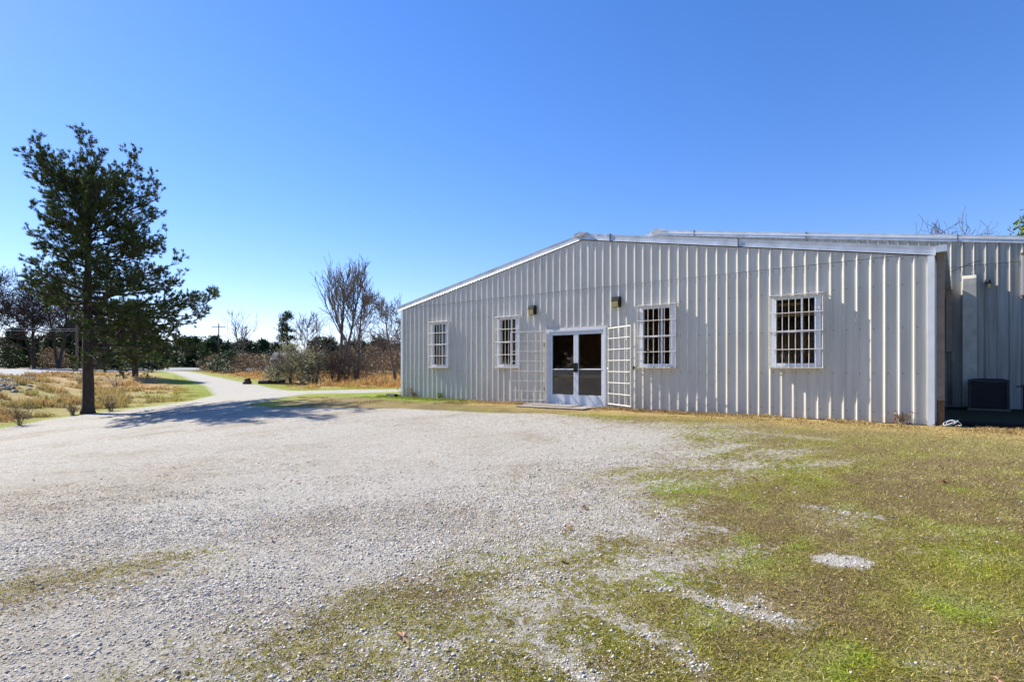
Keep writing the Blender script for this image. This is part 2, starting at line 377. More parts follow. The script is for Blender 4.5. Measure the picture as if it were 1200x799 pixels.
def dust(X, Y):
    t = fbm(X*.45+.35*Y, Y*.8-X*.25, 301, 4)
    ruts = fbm((X*.35+Y*.16), (Y*2.2-X*.75), 311, 3)
    return np.clip(ss(.44,.62,t)*.75+ss(6,11,Y)*.35+ss(.5,.68,ruts)*.45, 0, 1)
def ground_material():
    m, nt, b = new_mat('gravel and winter turf ground')
    lk = nt.links.new
    tc = N(nt,'ShaderNodeTexCoord')
    at = N(nt,'ShaderNodeAttribute', attribute_name='turf'); ag = N(nt,'ShaderNodeAttribute', attribute_name='gravel')
    # stones
    v = N(nt,'ShaderNodeTexVoronoi'); v.inputs['Scale'].default_value = 66; lk(tc.outputs['Object'], v.inputs['Vector'])
    sep = N(nt,'ShaderNodeSeparateColor'); lk(v.outputs['Color'], sep.inputs[0])
    r = ramp(nt, [(0,(.20,.19,.17)),(.3,(.40,.365,.31)),(.7,(.61,.56,.48)),(1,(.83,.775,.68))]); lk(sep.outputs[0], r.inputs[0])
    edge = ramp(nt, [(.35,(1,1,1)),(.75,(.42,.40,.36))]); lk(v.outputs['Distance'], edge.inputs[0])
    ml = N(nt,'ShaderNodeMix'); ml.data_type='RGBA'; ml.blend_type='MULTIPLY'; ml.inputs[0].default_value=.75
    lk(r.outputs[0], ml.inputs[6]); lk(edge.outputs[0], ml.inputs[7])
    n = N(nt,'ShaderNodeTexNoise'); n.inputs['Scale'].default_value = .55; n.inputs['Detail'].default_value = 6; lk(tc.outputs['Object'], n.inputs['Vector'])
    dr = ramp(nt, [(.36,(.80,.74,.64)),(.55,(1,1,1))]); lk(n.outputs['Fac'], dr.inputs[0])
    m2 = N(nt,'ShaderNodeMix'); m2.data_type='RGBA'; m2.blend_type='MULTIPLY'; m2.inputs[0].default_value=1
    lk(ml.outputs[2], m2.inputs[6]); lk(dr.outputs[0], m2.inputs[7])
    n5 = N(nt,'ShaderNodeTexNoise'); n5.inputs['Scale'].default_value = 7; n5.inputs['Detail'].default_value = 5; lk(tc.outputs['Object'], n5.inputs['Vector'])
    dr5 = ramp(nt, [(.30,(.62,.58,.52)),(.50,(1,1,1))]); lk(n5.outputs['Fac'], dr5.inputs[0])
    m25 = N(nt,'ShaderNodeMix'); m25.data_type='RGBA'; m25.blend_type='MULTIPLY'; m25.inputs[0].default_value=1
    lk(m2.outputs[2], m25.inputs[6]); lk(dr5.outputs[0], m25.inputs[7])
    ad = N(nt,'ShaderNodeAttribute', attribute_name='dust')
    nd = N(nt,'ShaderNodeTexNoise'); nd.inputs['Scale'].default_value = 22; nd.inputs['Detail'].default_value = 7; nd.inputs['Roughness'].default_value=.8; lk(tc.outputs['Object'], nd.inputs['Vector'])
    rd_ = ramp(nt, [(.36,(.16,.145,.12)),(.47,(.37,.34,.285)),(.56,(.49,.455,.39)),(.7,(.62,.58,.505))]); lk(nd.outputs['Fac'], rd_.inputs[0])
    mm = N(nt,'ShaderNodeMath', operation='MULTIPLY'); mm.inputs[1].default_value=.7; lk(ad.outputs['Fac'], mm.inputs[0])
    md = N(nt,'ShaderNodeMix'); md.data_type='RGBA'; lk(mm.outputs[0], md.inputs[0]); lk(m25.outputs[2], md.inputs[6]); lk(rd_.outputs[0], md.inputs[7]); m25 = md
    # turf detail
    n2 = N(nt,'ShaderNodeTexNoise'); n2.inputs['Scale'].default_value = 38; n2.inputs['Detail'].default_value = 8; n2.inputs['Roughness'].default_value=.75; lk(tc.outputs['Object'], n2.inputs['Vector'])
    tr = ramp(nt, [(.34,(.22,.20,.16)),(.52,(.85,.85,.85)),(.72,(1.0,1.0,1.0))]); lk(n2.outputs['Fac'], tr.inputs[0])
    m3 = N(nt,'ShaderNodeMix'); m3.data_type='RGBA'; m3.blend_type='MULTIPLY'; m3.inputs[0].default_value=1
    lk(at.outputs['Color'], m3.inputs[6]); lk(tr.outputs[0], m3.inputs[7])
    # threshold
    n3 = N(nt,'ShaderNodeTexNoise'); n3.inputs['Scale'].default_value = 15; n3.inputs['Detail'].default_value = 9; n3.inputs['Roughness'].default_value=.72; lk(tc.outputs['Object'], n3.inputs['Vector'])
    a1 = N(nt,'ShaderNodeMath', operation='SUBTRACT'); lk(ag.outputs['Fac'], a1.inputs[0]); a1.inputs[1].default_value=.5
    a2 = N(nt,'ShaderNodeMath', operation='MULTIPLY_ADD'); lk(a1.outputs[0], a2.inputs[0]); a2.inputs[1].default_value=.44; lk(n3.outputs['Fac'], a2.inputs[2])
    a3 = N(nt,'ShaderNodeMapRange'); a3.inputs[1].default_value=.44; a3.inputs[2].default_value=.54; lk(a2.outputs[0], a3.inputs[0])
    mx = N(nt,'ShaderNodeMix'); mx.data_type='RGBA'; lk(a3.outputs[0], mx.inputs[0]); lk(m3.outputs[2], mx.inputs[6]); lk(m25.outputs[2], mx.inputs[7])
    lk(mx.outputs[2], b.inputs['Base Color'])
    b.inputs['Roughness'].default_value = .9; b.inputs['Specular IOR Level'].default_value = .2
    b1 = N(nt,'ShaderNodeBump'); b1.invert = True; b1.inputs['Strength'].default_value=.9; b1.inputs['Distance'].default_value=.008; lk(v.outputs['Distance'], b1.inputs['Height'])
    b2 = N(nt,'ShaderNodeBump'); b2.inputs['Strength'].default_value=.8; b2.inputs['Distance'].default_value=.03; lk(n2.outputs['Fac'], b2.inputs['Height']); lk(b1.outputs[0], b2.inputs['Normal'])
    lk(b2.outputs[0], b.inputs['Normal'])
    return m
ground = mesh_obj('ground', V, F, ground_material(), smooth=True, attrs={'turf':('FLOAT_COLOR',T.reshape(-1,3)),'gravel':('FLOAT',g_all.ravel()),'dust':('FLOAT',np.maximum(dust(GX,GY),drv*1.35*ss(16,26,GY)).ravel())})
tag(ground, kind='structure')

# main road: asphalt strip on its bank, with painted lines
def road_strip(name, P, off0, off1, lift, mat, step=2.0, rows=4):
    P = np.array(P, float); seg = np.hypot(*np.diff(P,axis=0).T); cum = np.concatenate([[0],np.cumsum(seg)])
    t = np.arange(0, cum[-1], step)
    # smooth the polyline a little
    cx = np.interp(t, cum, P[:,0]); cy = np.interp(t, cum, P[:,1])
    dx = np.gradient(cx); dy = np.gradient(cy); l = np.hypot(dx,dy); nxv, nyv = -dy/l, dx/l   # left side
    vs = []
    for k in range(rows+1):
        o = off0+(off1-off0)*k/rows
        X = cx+nxv*o; Y = cy+nyv*o
        Z = .5+.4*np.clip(o/9,0,1)+lift
        vs.append(np.stack([X,Y,np.full_like(X,Z)],-1))
    A = np.stack(vs,1); n = len(t); ii = np.arange(n*(rows+1)).reshape(n,rows+1)
    Fq = np.stack([ii[:-1,:-1],ii[1:,:-1],ii[1:,1:],ii[:-1,1:]],-1).reshape(-1,4)
    return mesh_obj(name, A.reshape(-1,3), Fq, mat)
M['asphalt'] = simple('sun bleached asphalt', (.22,.22,.23), .85, 0, .10, 2.0, .1)
M['paint'] = simple('white road paint', (.75,.75,.74), .7)
tag(road_strip('road', ROAD[1:], 0, 9, .02, M['asphalt']), kind='structure')
tag(road_strip('road_edge_line', ROAD[1:], .35, .5, .026, M['paint'], rows=1), kind='structure')

# ------------------------------------------------------------------ building shells
EAVE, SLOPE = 3.28, .2046
S1 = 15.77; PEAK = S1/2
def top1(s): return 3.24+ (4.70-3.24)*(1-abs(s-PEAK)/PEAK)
def ribbed(s0, s1, zb, zt, holes, pitch, phase, name, mat, parent, yoff=0.0, rib=.026):
    """trapezoid-ribbed sheet with openings; zb, zt callables"""
    pts = {}
    c = phase
    while c-pitch > s0-.01: c -= pitch
    while c < s1+.01:
        for ds, d in ((-.028,0),(-.008,-rib),(.010,-rib),(.022,0)):
            if s0 <= c+ds <= s1: pts[round(c+ds,5)] = d
        c += pitch
    key = sorted(pts); ka = np.array(key); kd = np.array([pts[k] for k in key])
    ex = [s0, s1, PEAK if name != 'back' else 7.2]
    for h in holes: ex += [h[0], h[1]]
    for e in ex:
        e = round(e,5)
        if s0 <= e <= s1 and e not in pts: pts[e] = float(np.interp(e, ka, kd))
    key = sorted(pts)
    v = []; f = []
    for a, b_ in zip(key, key[1:]):
        if b_-a < 1e-5: continue
        mid = (a+b_)/2
        cuts = sorted([(h[2],h[3]) for h in holes if h[0] < mid < h[1]])
        z = [None]; spans = []; lo = 'b'
        for (h0,h1_) in cuts:
            spans.append((lo,h0)); lo = h1_
        spans.append((lo,'t'))
        for lo_, hi_ in spans:
            za0 = zb(a) if lo_ == 'b' else lo_; za1 = zb(b_) if lo_ == 'b' else lo_
            zb0 = zt(a) if hi_ == 't' else hi_; zb1 = zt(b_) if hi_ == 't' else hi_
            if zb0-za0 < 1e-4 and zb1-za1 < 1e-4: continue
            n = len(v)
            v += [(a,pts[a]+yoff,za0),(b_,pts[b_]+yoff,za1),(b_,pts[b_]+yoff,zb1),(a,pts[a]+yoff,zb0)]
            f.append((n,n+1,n+2,n+3))
    o = mesh_obj('wall', v, f, mat, parent)
    return o

B1 = empty('metal_building', (L0[0],L0[1],0), RZ)
tag(B1, 'low cream ribbed metal building with gabled front, glass double doors and four barred windows', 'building')
WINS = [(1.68,2.50,1.16,2.66),(4.80,5.62,1.16,2.66),(9.72,10.60,1.16,2.67),(12.93,13.83,1.16,2.66)]
DOOR = (6.72,8.67,.03,2.22)
holes = [w for w in WINS]+[(DOOR[0],DOOR[1],DOOR[2],DOOR[3])]
PH = 15.466; PT = .2375
ribbed(0.0, S1-.10, lambda s:.015, lambda s:min(3.318,top1(s)), holes, PT, PH, 'front', M['wall'], B1)
ribbed(.36, S1-.36, lambda s:3.324, lambda s:max(3.325,top1(s)), [], PT, PH, 'gable', M['wall'], B1, yoff=-.005)
# side and rear walls, floor, lining
DEP = 6.60
mb = MB(); mb.quad((S1-.001,0,0),(S1-.001,DEP-.05,0),(S1-.001,DEP-.05,3.3),(S1-.001,0,3.3)); mb.build('side_wall', M['wall'], B1)
mb = MB(); mb.quad((.002,DEP+9,0),(.002,0,0),(.002,0,3.3),(.002,DEP+9,3.3)); mb.build('side_wall', M['wall'], B1)
mb = MB(); mb.box(.1,S1-.1,.06,DEP-.1,.0,.02); mb.build('floor', M['concrete'], B1)
mb = MB(); mb.box(.05,S1-.05,2.2,2.3,.02,3.2); mb.build('partition_wall', M['brown_wood'], B1)
mb = MB(); mb.box(.05,S1-.05,.12,2.2,2.9,2.95); mb.build('ceiling', M['interior'], B1)
# roof (front overhang .09), two slopes
def roof(parent, s0, s1, sp, z_e, z_p, y0, y1, mat, th=.05):
    for a, za, b_, zb_ in ((s0,z_e,sp,z_p),(sp,z_p,s1,z_e)):
        m = MB(); m.hexa([(a,y0,za-th),(b_,y0,zb_-th),(b_,y1,zb_-th),(a,y1,za-th),(a,y0,za),(b_,y0,zb_),(b_,y1,zb_),(a,y1,za)])
        # standing seams
        y = y0+.6
        while y < y1:
            m.hexa([(a,y,za+.001),(b_,y,zb_+.001),(b_,y+.04,zb_+.001),(a,y+.04,za+.001),(a,y,za+.03),(b_,y,zb_+.03),(b_,y+.04,zb_+.03),(a,y+.04,za+.03)]); y += .6
        m.build('roof_slope', mat, parent)
roof(B1, -.17, S1+.12, PEAK, 3.375, 4.86, -.02, DEP-.1, M['roof'])
# rake trim in overlapping lengths, slightly dented
def rake(parent, sa, za, sb, zb_, y, h, seams, mat):
    segs = [0]+seams+[1]
    for i, (t0, t1) in enumerate(zip(segs, segs[1:])):
        m = MB(); n = 9; fr = y-.006*(i%2)
        rows = []
        for k in range(n+1):
            t = t0+(t1-t0)*k/n
            if k == n and i < len(segs)-2: t += .002
            s = sa+(sb-sa)*t; z = za+(zb_-za)*t
            w = .007*math.sin(k*2.1+i*1.7)
            rows.append([(s,y+.09,z+.004),(s,fr-.006+w*.6,z),(s,fr+w*.3,z-h*.45),(s,fr-.004,z-h*.9),(s,fr-.014,z-h),(s,y+.07,z-h)])
        for r0, r1 in zip(rows, rows[1:]):
            for j in range(5): m.quad(r0[j],r0[j+1],r1[j+1],r1[j])
        m.build('rake_trim', mat, parent, smooth=False)
        if 0 < i:
            mm = MB(); s = sa+(sb-sa)*t0; z = za+(zb_-za)*t0
            mm.hexa([(s-.008,fr-.024,z-h-.002),(s+.008,fr-.024,z-h-.002),(s+.012,y+.05,z-h-.002),(s-.012,y+.05,z-h-.002),(s-.008,fr-.024,z+.022),(s+.008,fr-.024,z+.022),(s+.012,y+.05,z+.022),(s-.012,y+.05,z+.022)])
            mm.build('trim_joint', M['pole'], parent)
rake(B1, -.2,3.40, PEAK,4.89, -.030, .17, [], M['rake'])
rake(B1, PEAK,4.89, S1+.02,3.425, -.030, .17, [.115,.54], M['rake'])
mb = MB(); mb.hexa([(PEAK-.22,-.10,4.83),(PEAK,-.10,4.80),(PEAK,.3,4.80),(PEAK-.22,.3,4.83),(PEAK-.2,-.11,4.885),(PEAK,-.11,4.935),(PEAK,.3,4.935),(PEAK-.2,.3,4.885)])
mb.hexa([(PEAK,-.10,4.80),(PEAK+.22,-.10,4.83),(PEAK+.22,.3,4.83),(PEAK,.3,4.80),(PEAK,-.11,4.935),(PEAK+.2,-.11,4.885),(PEAK+.2,.3,4.885),(PEAK,.3,4.935)])
mb.build('ridge_cap', M['rake'], B1)
# eave gutter on the right side, with end cap, soffit and downspout
mb = MB(); g0 = S1+.022; mb.box(g0,g0+.17,-.10,DEP-.15,3.30,3.305).box(g0+.165,g0+.17,-.10,DEP-.15,3.305,3.425).box(g0,g0+.17,-.105,-.10,3.30,3.425).box(g0-.0,g0+.005,-.1,DEP-.15,3.305,3.40)
mb.build('gutter', M['rake'], B1)
mb = MB(); mb.box(S1-.105,S1+.004,-.040,.002,.0,3.255).box(S1-.0,S1+.004,.002,.12,.0,3.255); mb.build('corner_trim', M['trim'], B1)
mb = MB(); mb.box(-.035,.07,-.040,.002,.0,3.29).box(-.035,-.004,.002,.12,.0,3.29); mb.build('corner_trim', M['trim'], B1)
mb = MB()
mb.box(S1+.03,S1+.15,.06,.17,.50,3.28); mb.box(S1+.02,S1+.16,.05,.18,.49,.525); mb.box(S1+.025,S1+.155,.055,.175,2.45,2.475)
ds = mb.build('downspout', M['tan_metal'], B1, bevel=.008)
mb = MB(); mb.tube((S1+.09,.115,.0),(S1+.09,.115,.50),.062,.062,12); mb.build('drain_stub', M['rust'], ds, smooth=False)
# screws
mb = MB(); c = PH
while c > .1:
    for z in (.22,1.0,1.9,2.75,3.26):
        if not any(h[0]-.06 < c < h[1]+.06 and h[2]-.05 < z < h[3]+.05 for h in holes) :
            mb.box(c+.040,c+.056,-.008,.002,z-.008,z+.008)
    c -= PT
tag(mb.build('screws', M['rust'], B1), kind='stuff')
# windows
for i, (a, b_, z0, z1) in enumerate(WINS):
    fr = MB(); y0, y1 = -.062, .05; t = .045
    fr.box(a-.03,a+t,y0,y1,z0-.03,z1+.03).box(b_-t-.05,b_+.03,y0,y1,z0-.03,z1+.03).box(a+t,b_-t-.05,y0,y1,z0-.03,z0+t).box(a+t,b_-t-.05,y0,y1,z1-t,z1+.03)
    w = fr.build('window', M['vinyl'], B1, bevel=.004)
    sash = MB(); zm = (z0+z1)/2; sm = a+(b_-a)*.62
    sash.box(a+t,b_-t-.05,-.03,.02,zm-.022,zm+.022); sash.box(sm-.02,sm+.02,-.026,.016,z0+t,z1-t)
    sash.build('sash', M['vinyl'], w)
    g_ = MB(); g_.box(a+t,b_-t-.05,.022,.027,z0+t,z1-t); g_.build('pane', M['glass'], w)
    gr = MB(); ca, cb, cz0, cz1 = a-.07, b_+.08, z0-.05, z1+.045; yo = -.12
    n = 8 if i == 3 else 7
    for k in range(n+1):
        s = ca+(cb-ca)*k/n; r = .0095 if 0 < k < n else .012
        gr.tube((s,yo,cz0),(s,yo,cz1),r,r,8)
    for k in range(5):
        z = cz0+(cz1-cz0)*k/4; r = .011
        gr.tube((ca-.012,yo-.016,z),(cb+.012,yo-.016,z),r*.85,r*.85,8)
    for s in (ca,cb):
        for z in (cz0,cz1,(cz0+cz1)/2): gr.box(s-.010,s+.010,yo+.01,.0,z-.010,z+.010)
    gr.box(ca,cb,yo,-.05,cz0-.016,cz0-.004); gr.box(ca,cb,yo,-.05,cz1+.004,cz1+.014)
    gr.build('security_grille', M['bars'], w)
# door
d0, d1, dz0, dz1 = DOOR
fr = MB(); fr.box(d0,d0+.07,-.055,.07,dz0,dz1).box(d1-.07,d1,-.055,.07,dz0,dz1).box(d0+.07,d1-.07,-.055,.07,dz1-.075,dz1).box(d0+.0,d1-.0,-.05,.10,dz0-.02,dz0+.02)
df = fr.build('door_frame', M['alu'], B1, bevel=.004)
dm_ = (d0+d1)/2
for k, (a, b_) in enumerate(((d0+.075,dm_-.004),(dm_+.004,d1-.075))):
    lf = MB(); st = .075; y0, y1 = -.03, .02
    lf.box(a,a+st,y0,y1,dz0+.025,dz1-.08).box(b_-st,b_,y0,y1,dz0+.025,dz1-.08).box(a+st,b_-st,y0,y1,dz0+.025,dz0+.30).box(a+st,b_-st,y0,y1,dz1-.17,dz1-.08)
    leaf = lf.build('door', M['alu'], B1, bevel=.004)
    g_ = MB(); g_.box(a+st,b_-st,-.006,.0,dz0+.30,dz1-.17); g_.build('pane', M['glass'], leaf)
    hb = MB(); hb.tube((a+st,-.006,1.06),(b_-st,-.006,1.06),.016,.016,8); hb.tube((a+st,-.03,1.06),(b_-st,-.03,1.06),.012,.012,8)
    hb.build('push_bar', M['alu'], leaf)
    lp = MB(); s_ = b_-.065 if k == 0 else a+.065
    lp.box(min(s_,s_+(.062 if k==0 else -.062)),max(s_,s_+(.062 if k==0 else -.062)),-.055,-.028,.98,1.24); lp.build('lock_plate', M['black'], leaf)
# trim around the door in cream sheet
mb = MB(); mb.box(d0-.05,d0,-.045,.03,0.02,dz1+.05).box(d1,d1+.05,-.045,.03,0.02,dz1+.05).box(d0,d1,-.045,.03,dz1,dz1+.05); mb.build('door_trim', M['bars'], df)

# ---- rear, larger building
B2 = empty('metal_building', (L0[0]+WN[0]*DEP, L0[1]+WN[1]*DEP, 0), RZ)
tag(B2, 'larger and taller cream ribbed metal building standing behind the low front one', 'building')
SA, SB, PK = -5.3, 19.7, 7.2
def top2(s): return 6.20-.1735*abs(s-PK)
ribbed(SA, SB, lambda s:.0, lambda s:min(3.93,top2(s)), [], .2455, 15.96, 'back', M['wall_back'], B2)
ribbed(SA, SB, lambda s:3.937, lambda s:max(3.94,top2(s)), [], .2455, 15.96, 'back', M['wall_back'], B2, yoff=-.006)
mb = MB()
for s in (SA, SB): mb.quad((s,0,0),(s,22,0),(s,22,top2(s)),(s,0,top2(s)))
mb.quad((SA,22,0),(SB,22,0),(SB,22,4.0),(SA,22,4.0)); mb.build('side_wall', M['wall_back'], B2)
roof(B2, SA-.15, SB+.15, PK, top2(SA)+.10, 6.31, -.06, 22, M['roof'])
rake(B2, SA-.2,6.372-.1735*12.7, PK,6.372, -.035, .19, [], M['rake'])
rake(B2, PK,6.372, SB+.2,6.372-.1735*12.7, -.035, .19, [.11,.40,.70], M['rake'])
mb = MB(); mb.hexa([(PK-.32,-.14,6.30),(PK+.32,-.14,6.30),(PK+.32,22,6.30),(PK-.32,22,6.30),(PK-.10,-.15,6.42),(PK+.10,-.15,6.42),(PK+.10,22,6.42),(PK-.10,22,6.42)]); mb.build('ridge_cap', M['rake'], B2)

def at(s, y, z, B=B1): return tuple(B.matrix_basis @ Vector((s,y,z)))
B1.matrix_basis; 
def world(s, y, z=0.0, back=0.0):
    return (L0[0]+WR[0]*s+WN[0]*(y+back), L0[1]+WR[1]*s+WN[1]*(y+back), z)

# things fixed to / standing by the buildings
def wall_lamp(s, zc, label):
    e = empty('wall_lamp', world(s,-.035,zc), RZ); tag(e, label, 'wall lamp', 'wall lamps beside the door')
    m = MB(); m.hexa([(-.115,-.15,.02),(.115,-.15,.02),(.115,0,.02),(-.115,0,.02),(-.115,-.12,.145),(.115,-.12,.145),(.115,0,.145),(-.115,0,.145)])
    m.box(-.115,.115,-.05,0,-.13,.02); m.box(.085,.115,-.13,-.05,-.13,.02)
    m.build('housing', M['bronze'], e, bevel=.006)
    l = MB(); l.hexa([(-.105,-.11,-.125),(.082,-.11,-.125),(.082,-.052,-.125),(-.105,-.052,-.125),(-.105,-.145,.018),(.082,-.145,.018),(.082,-.052,.018),(-.105,-.052,.018)])
    l.build('lens', M['lens'], e, bevel=.004)
wall_lamp(6.19, 2.83, 'boxy dark bronze wall lamp with yellowed lens, up left of the glass doors')
wall_lamp(9.02, 2.86, 'boxy dark bronze wall lamp with yellowed lens, up right of the glass doors')

e = empty('wall_tap', world(9.52,-.03,1.10), RZ); tag(e,'small black tap on the wall between the right gate and the window','tap')
m = MB(); m.tube((0,0,0),(0,-.07,0),.018,.018,8); m.tube((0,-.07,.02),(0,-.08,-.05),.016,.014,8); m.build('spout', M['black'], e)
m = MB(); m.tube((-.035,-.055,.035),(.035,-.055,.035),.012,.012,8); m.build('handle', M['black'], e)

def gate(s, y, ang, wdt, label):
    # hinged at the origin, bars run along local +x
    e = empty('security_gate', world(s,y,.115), ang); tag(e, label, 'gate', 'barred door gates folded open')
    f = MB(); hgt = 2.07; r = .019
    f.tube((0,0,0),(0,0,hgt),r,r,8).tube((wdt,0,0),(wdt,0,hgt),r,r,8).tube((0,0,hgt-.015),(wdt,0,hgt-.015),r*.9,r*.9,8).tube((0,0,.015),(wdt,0,.015),r*.9,r*.9,8)
    f.build('frame', M['gate'], e)
    b = MB()
    for k in (1,2,3): b.tube((wdt*k/4,0,.02),(wdt*k/4,0,hgt-.02),.014,.014,8)
    for k in range(1,7): b.tube((0,-.018,hgt*k/7),(wdt,-.018,hgt*k/7),.010,.010,8)
    b.box(-.01,.06,-.04,-.02,.95,1.0)
    b.build('bars', M['gate'], e)
    for z in (.3,1.6): h = MB(); h.tube((0,.022,z),(0,.022,z+.12),.014,.014,8); h.build('hinge', M['rust'], e)
# left gate points away to the left and outward, right gate outward to the right
dl = -WR*math.cos(math.radians(26)) - WN*math.sin(math.radians(26))
gate(6.62,-.07, math.atan2(dl[1],dl[0]), 1.02, 'open white barred security gate left of the glass doors, crossing a window edge')
dr_ = WR*math.cos(math.radians(31)) - WN*math.sin(math.radians(31))
gate(8.77,-.07, math.atan2(dr_[1],dr_[0]), 1.12, 'open white barred security gate right of the glass doors')

def board(s, y, z, w, d, rz, label, tilt=0, th=.022):
    e = MB(); e.box(-w/2,w/2,-d/2,d/2,0,th); o = e.build('plywood_board', M['wood'], bevel=.003)
    o.location = world(s,y,z); o.rotation_euler = (tilt,0,RZ+rz)
    return tag(o, label, 'board', 'boards laid in front of the door')
board(7.45,-.62,.012,2.1,1.05,.10,'large weathered plywood board lying lowest in front of the doors')
board(7.15,-.42,.037,1.7,.62,-.03,'smaller weathered plywood board lying on top of the larger one by the doors')

# inside
def bench():
    e = empty('counter', world(7.6,.75,.02), RZ); tag(e, 'pale wooden counter seen through the glass doors', 'counter')
    m = MB(); m.box(-1.6,1.2,-.35,.35,.80,.88); m.build('top', M['duct'], e)
    m = MB(); m.box(-1.5,1.1,-.15,.3,0,.80); m.build('base', M['interior'], e)
bench()
def rack():
    e = empty('wooden_rack', world(13.5,.34,.02), RZ); tag(e, 'wooden storage rack with yellow boards inside the rightmost barred window', 'rack')
    m = MB()
    for z in (2.22,2.46): m.box(-.75,-.02 if z > 2.3 else .5,-.302,-.26,z,z+.06)
    m.build('rail', M['yellow_wood'], e)
    m = MB()
    for s in (-.7,.45): m.box(s,s+.06,-.19,.2,0,2.6)
    m.box(-.7,.5,-.19,.2,1.0,1.03); m.build('frame', M['brown_wood'], e)
    m = MB(); m.box(-.7,.5,.2,.22,0,1.9); m.build('back_board', M['brown_wood'], e)
rack()

# things by the rear wall
e = empty('wall_duct', world(16.35,0,0.05,DEP), RZ); tag(e, 'tall beige sheet metal duct running up the rear building wall', 'duct')
m = MB(); m.hexa([(-.15,-.36,0),(.15,-.36,0),(.15,-.04,0),(-.15,-.04,0),(-.15,-.36,3.50),(.15,-.36,3.50),(.15,-.04,3.62),(-.15,-.04,3.62)]); m.build('casing', M['duct'], e, bevel=.012)
for z in (1.0,2.2): m = MB(); m.box(-.158,.158,-.368,-.04,z,z+.04); m.build('band', M['duct'], e)
e = empty('porch_lamp', world(16.75,-.04,3.38,DEP), RZ); tag(e, 'small black round porch lamp with clear jar on the rear building wall', 'wall lamp')
m = MB(); m.tube((0,0,.03),(0,-.05,.03),.06,.05,12); m.tube((0,-.05,.03),(0,-.11,.05),.03,.03,8); m.tube((0,-.11,.0),(0,-.11,.10),.055,.04,12); m.build('bracket', M['black'], e)
m = MB(); m.tube((0,-.11,-.10),(0,-.11,.0),.03,.042,12); m.build('jar', M['lens'], e)
e = empty('louvre_vent', world(17.9,-.04,2.98,DEP), RZ); tag(e, 'louvred vent in a dark frame on the rear building at the right edge', 'vent')
for z in (0,1.11): m = MB(); m.box(-.5,.5,-.07,0,z,z+.05); m.build('rail', M['rust'], e)
for a_ in (-.5,.45): m = MB(); m.box(a_,a_+.05,-.05,0,.05,1.11); m.build('jamb', M['bars'], e)
m = MB()
for k in range(10): z = .07+k*.105; m.hexa([(-.45,-.05,z),(.45,-.05,z),(.45,-.01,z+.08),(-.45,-.01,z+.08),(-.45,-.045,z+.008),(.45,-.045,z+.008),(.45,-.005,z+.088),(-.45,-.005,z+.088)])
m.build('slats', M['bars'], e)
e = empty('electric_panel', world(15.93,-.03,1.0,DEP), RZ); tag(e, 'narrow grey electrical box with conduit in the corner between the buildings', 'electrical box')
m = MB(); m.box(-.09,.06,-.16,0,.55,2.3); m.build('cabinet', M['tan_metal'], e, bevel=.006)
m = MB(); m.tube((-.02,-.08,-.95),(-.02,-.08,.55),.022,.022,8); m.tube((.04,-.08,-.95),(.04,-.08,.30),.02,.02,8); m.tube((.04,-.08,.30),(-.06,-.08,.38),.02,.02,8); m.build('conduit', M['tan_metal'], e)
m = MB(); c0 = Vector(world(15.75,-.05,3.78,DEP)); pts = [Vector(world(15.7+k*.145,-.045,3.74+.05*k-.02*math.sin(k),DEP)) for k in range(7)]
for p, q_ in zip(pts, pts[1:]): m.tube(p,q_,.006,.006,5)
tag(m.build('cable', M['black']), 'thin black cable strung across the rear building wall', 'cable')

e = empty('air_conditioner', world(16.72,-.75,.0,DEP), RZ); tag(e, 'dark boxy outdoor air conditioner standing in shade by the rear building', 'air conditioner')
m = MB(); m.box(-.42,.42,-.40,.40,.0,.05); m.build('pad', M['pole'], e)
m = MB(); m.box(-.36,.36,-.34,.34,.06,.72); m.build('coil', M['black'], e)
m = MB()
for sx in (-.37,.37):
    for sy in (-.35,.35): m.box(sx-.03,sx+.03,sy-.03,sy+.03,.05,.78)
m.box(-.39,.39,-.37,.37,.74,.80); m.build('cabinet_frame', M['ac_grey'], e, bevel=.006)
m = MB()
for k in range(11):
    z = .10+k*.058; m.box(-.36,.36,-.352,-.344,z,z+.018); m.box(-.368,-.36,-.34,.34,z,z+.018); m.box(.36,.368,-.34,.34,z,z+.018)
m.build('side_louvres', M['ac_grey'], e)
m = MB()
for rr in (.09,.17,.25,.32):
    for k in range(24):
        a = 2*PI*k/24; b_ = 2*PI*(k+1)/24
        m.tube((rr*math.cos(a),rr*math.sin(a),.81),(rr*math.cos(b_),rr*math.sin(b_),.81),.005,.005,4,False)
for k in range(8): a = PI*k/8; m.tube((.32*math.cos(a),.32*math.sin(a),.815),(-.32*math.cos(a),-.32*math.sin(a),.815),.005,.005,4,False)
m.build('fan_guard', M['black'], e)
e = empty('tap_stand', world(17.42,-.5,.0,DEP), RZ); tag(e, 'thin pipe stand with a tap beside the air conditioner', 'tap')
m = MB(); m.tube((0,0,0),(0,0,.62),.014,.014,8); m.tube((-.14,0,.62),(.10,0,.62),.014,.014,8); m.tube((.10,0,.62),(.14,0,.5),.012,.012,8); m.build('pipe', M['black'], e)
m = MB(); m.tube((-.05,0,.64),(.02,0,.64),.03,.03,10); m.build('handle', M['rust'], e)

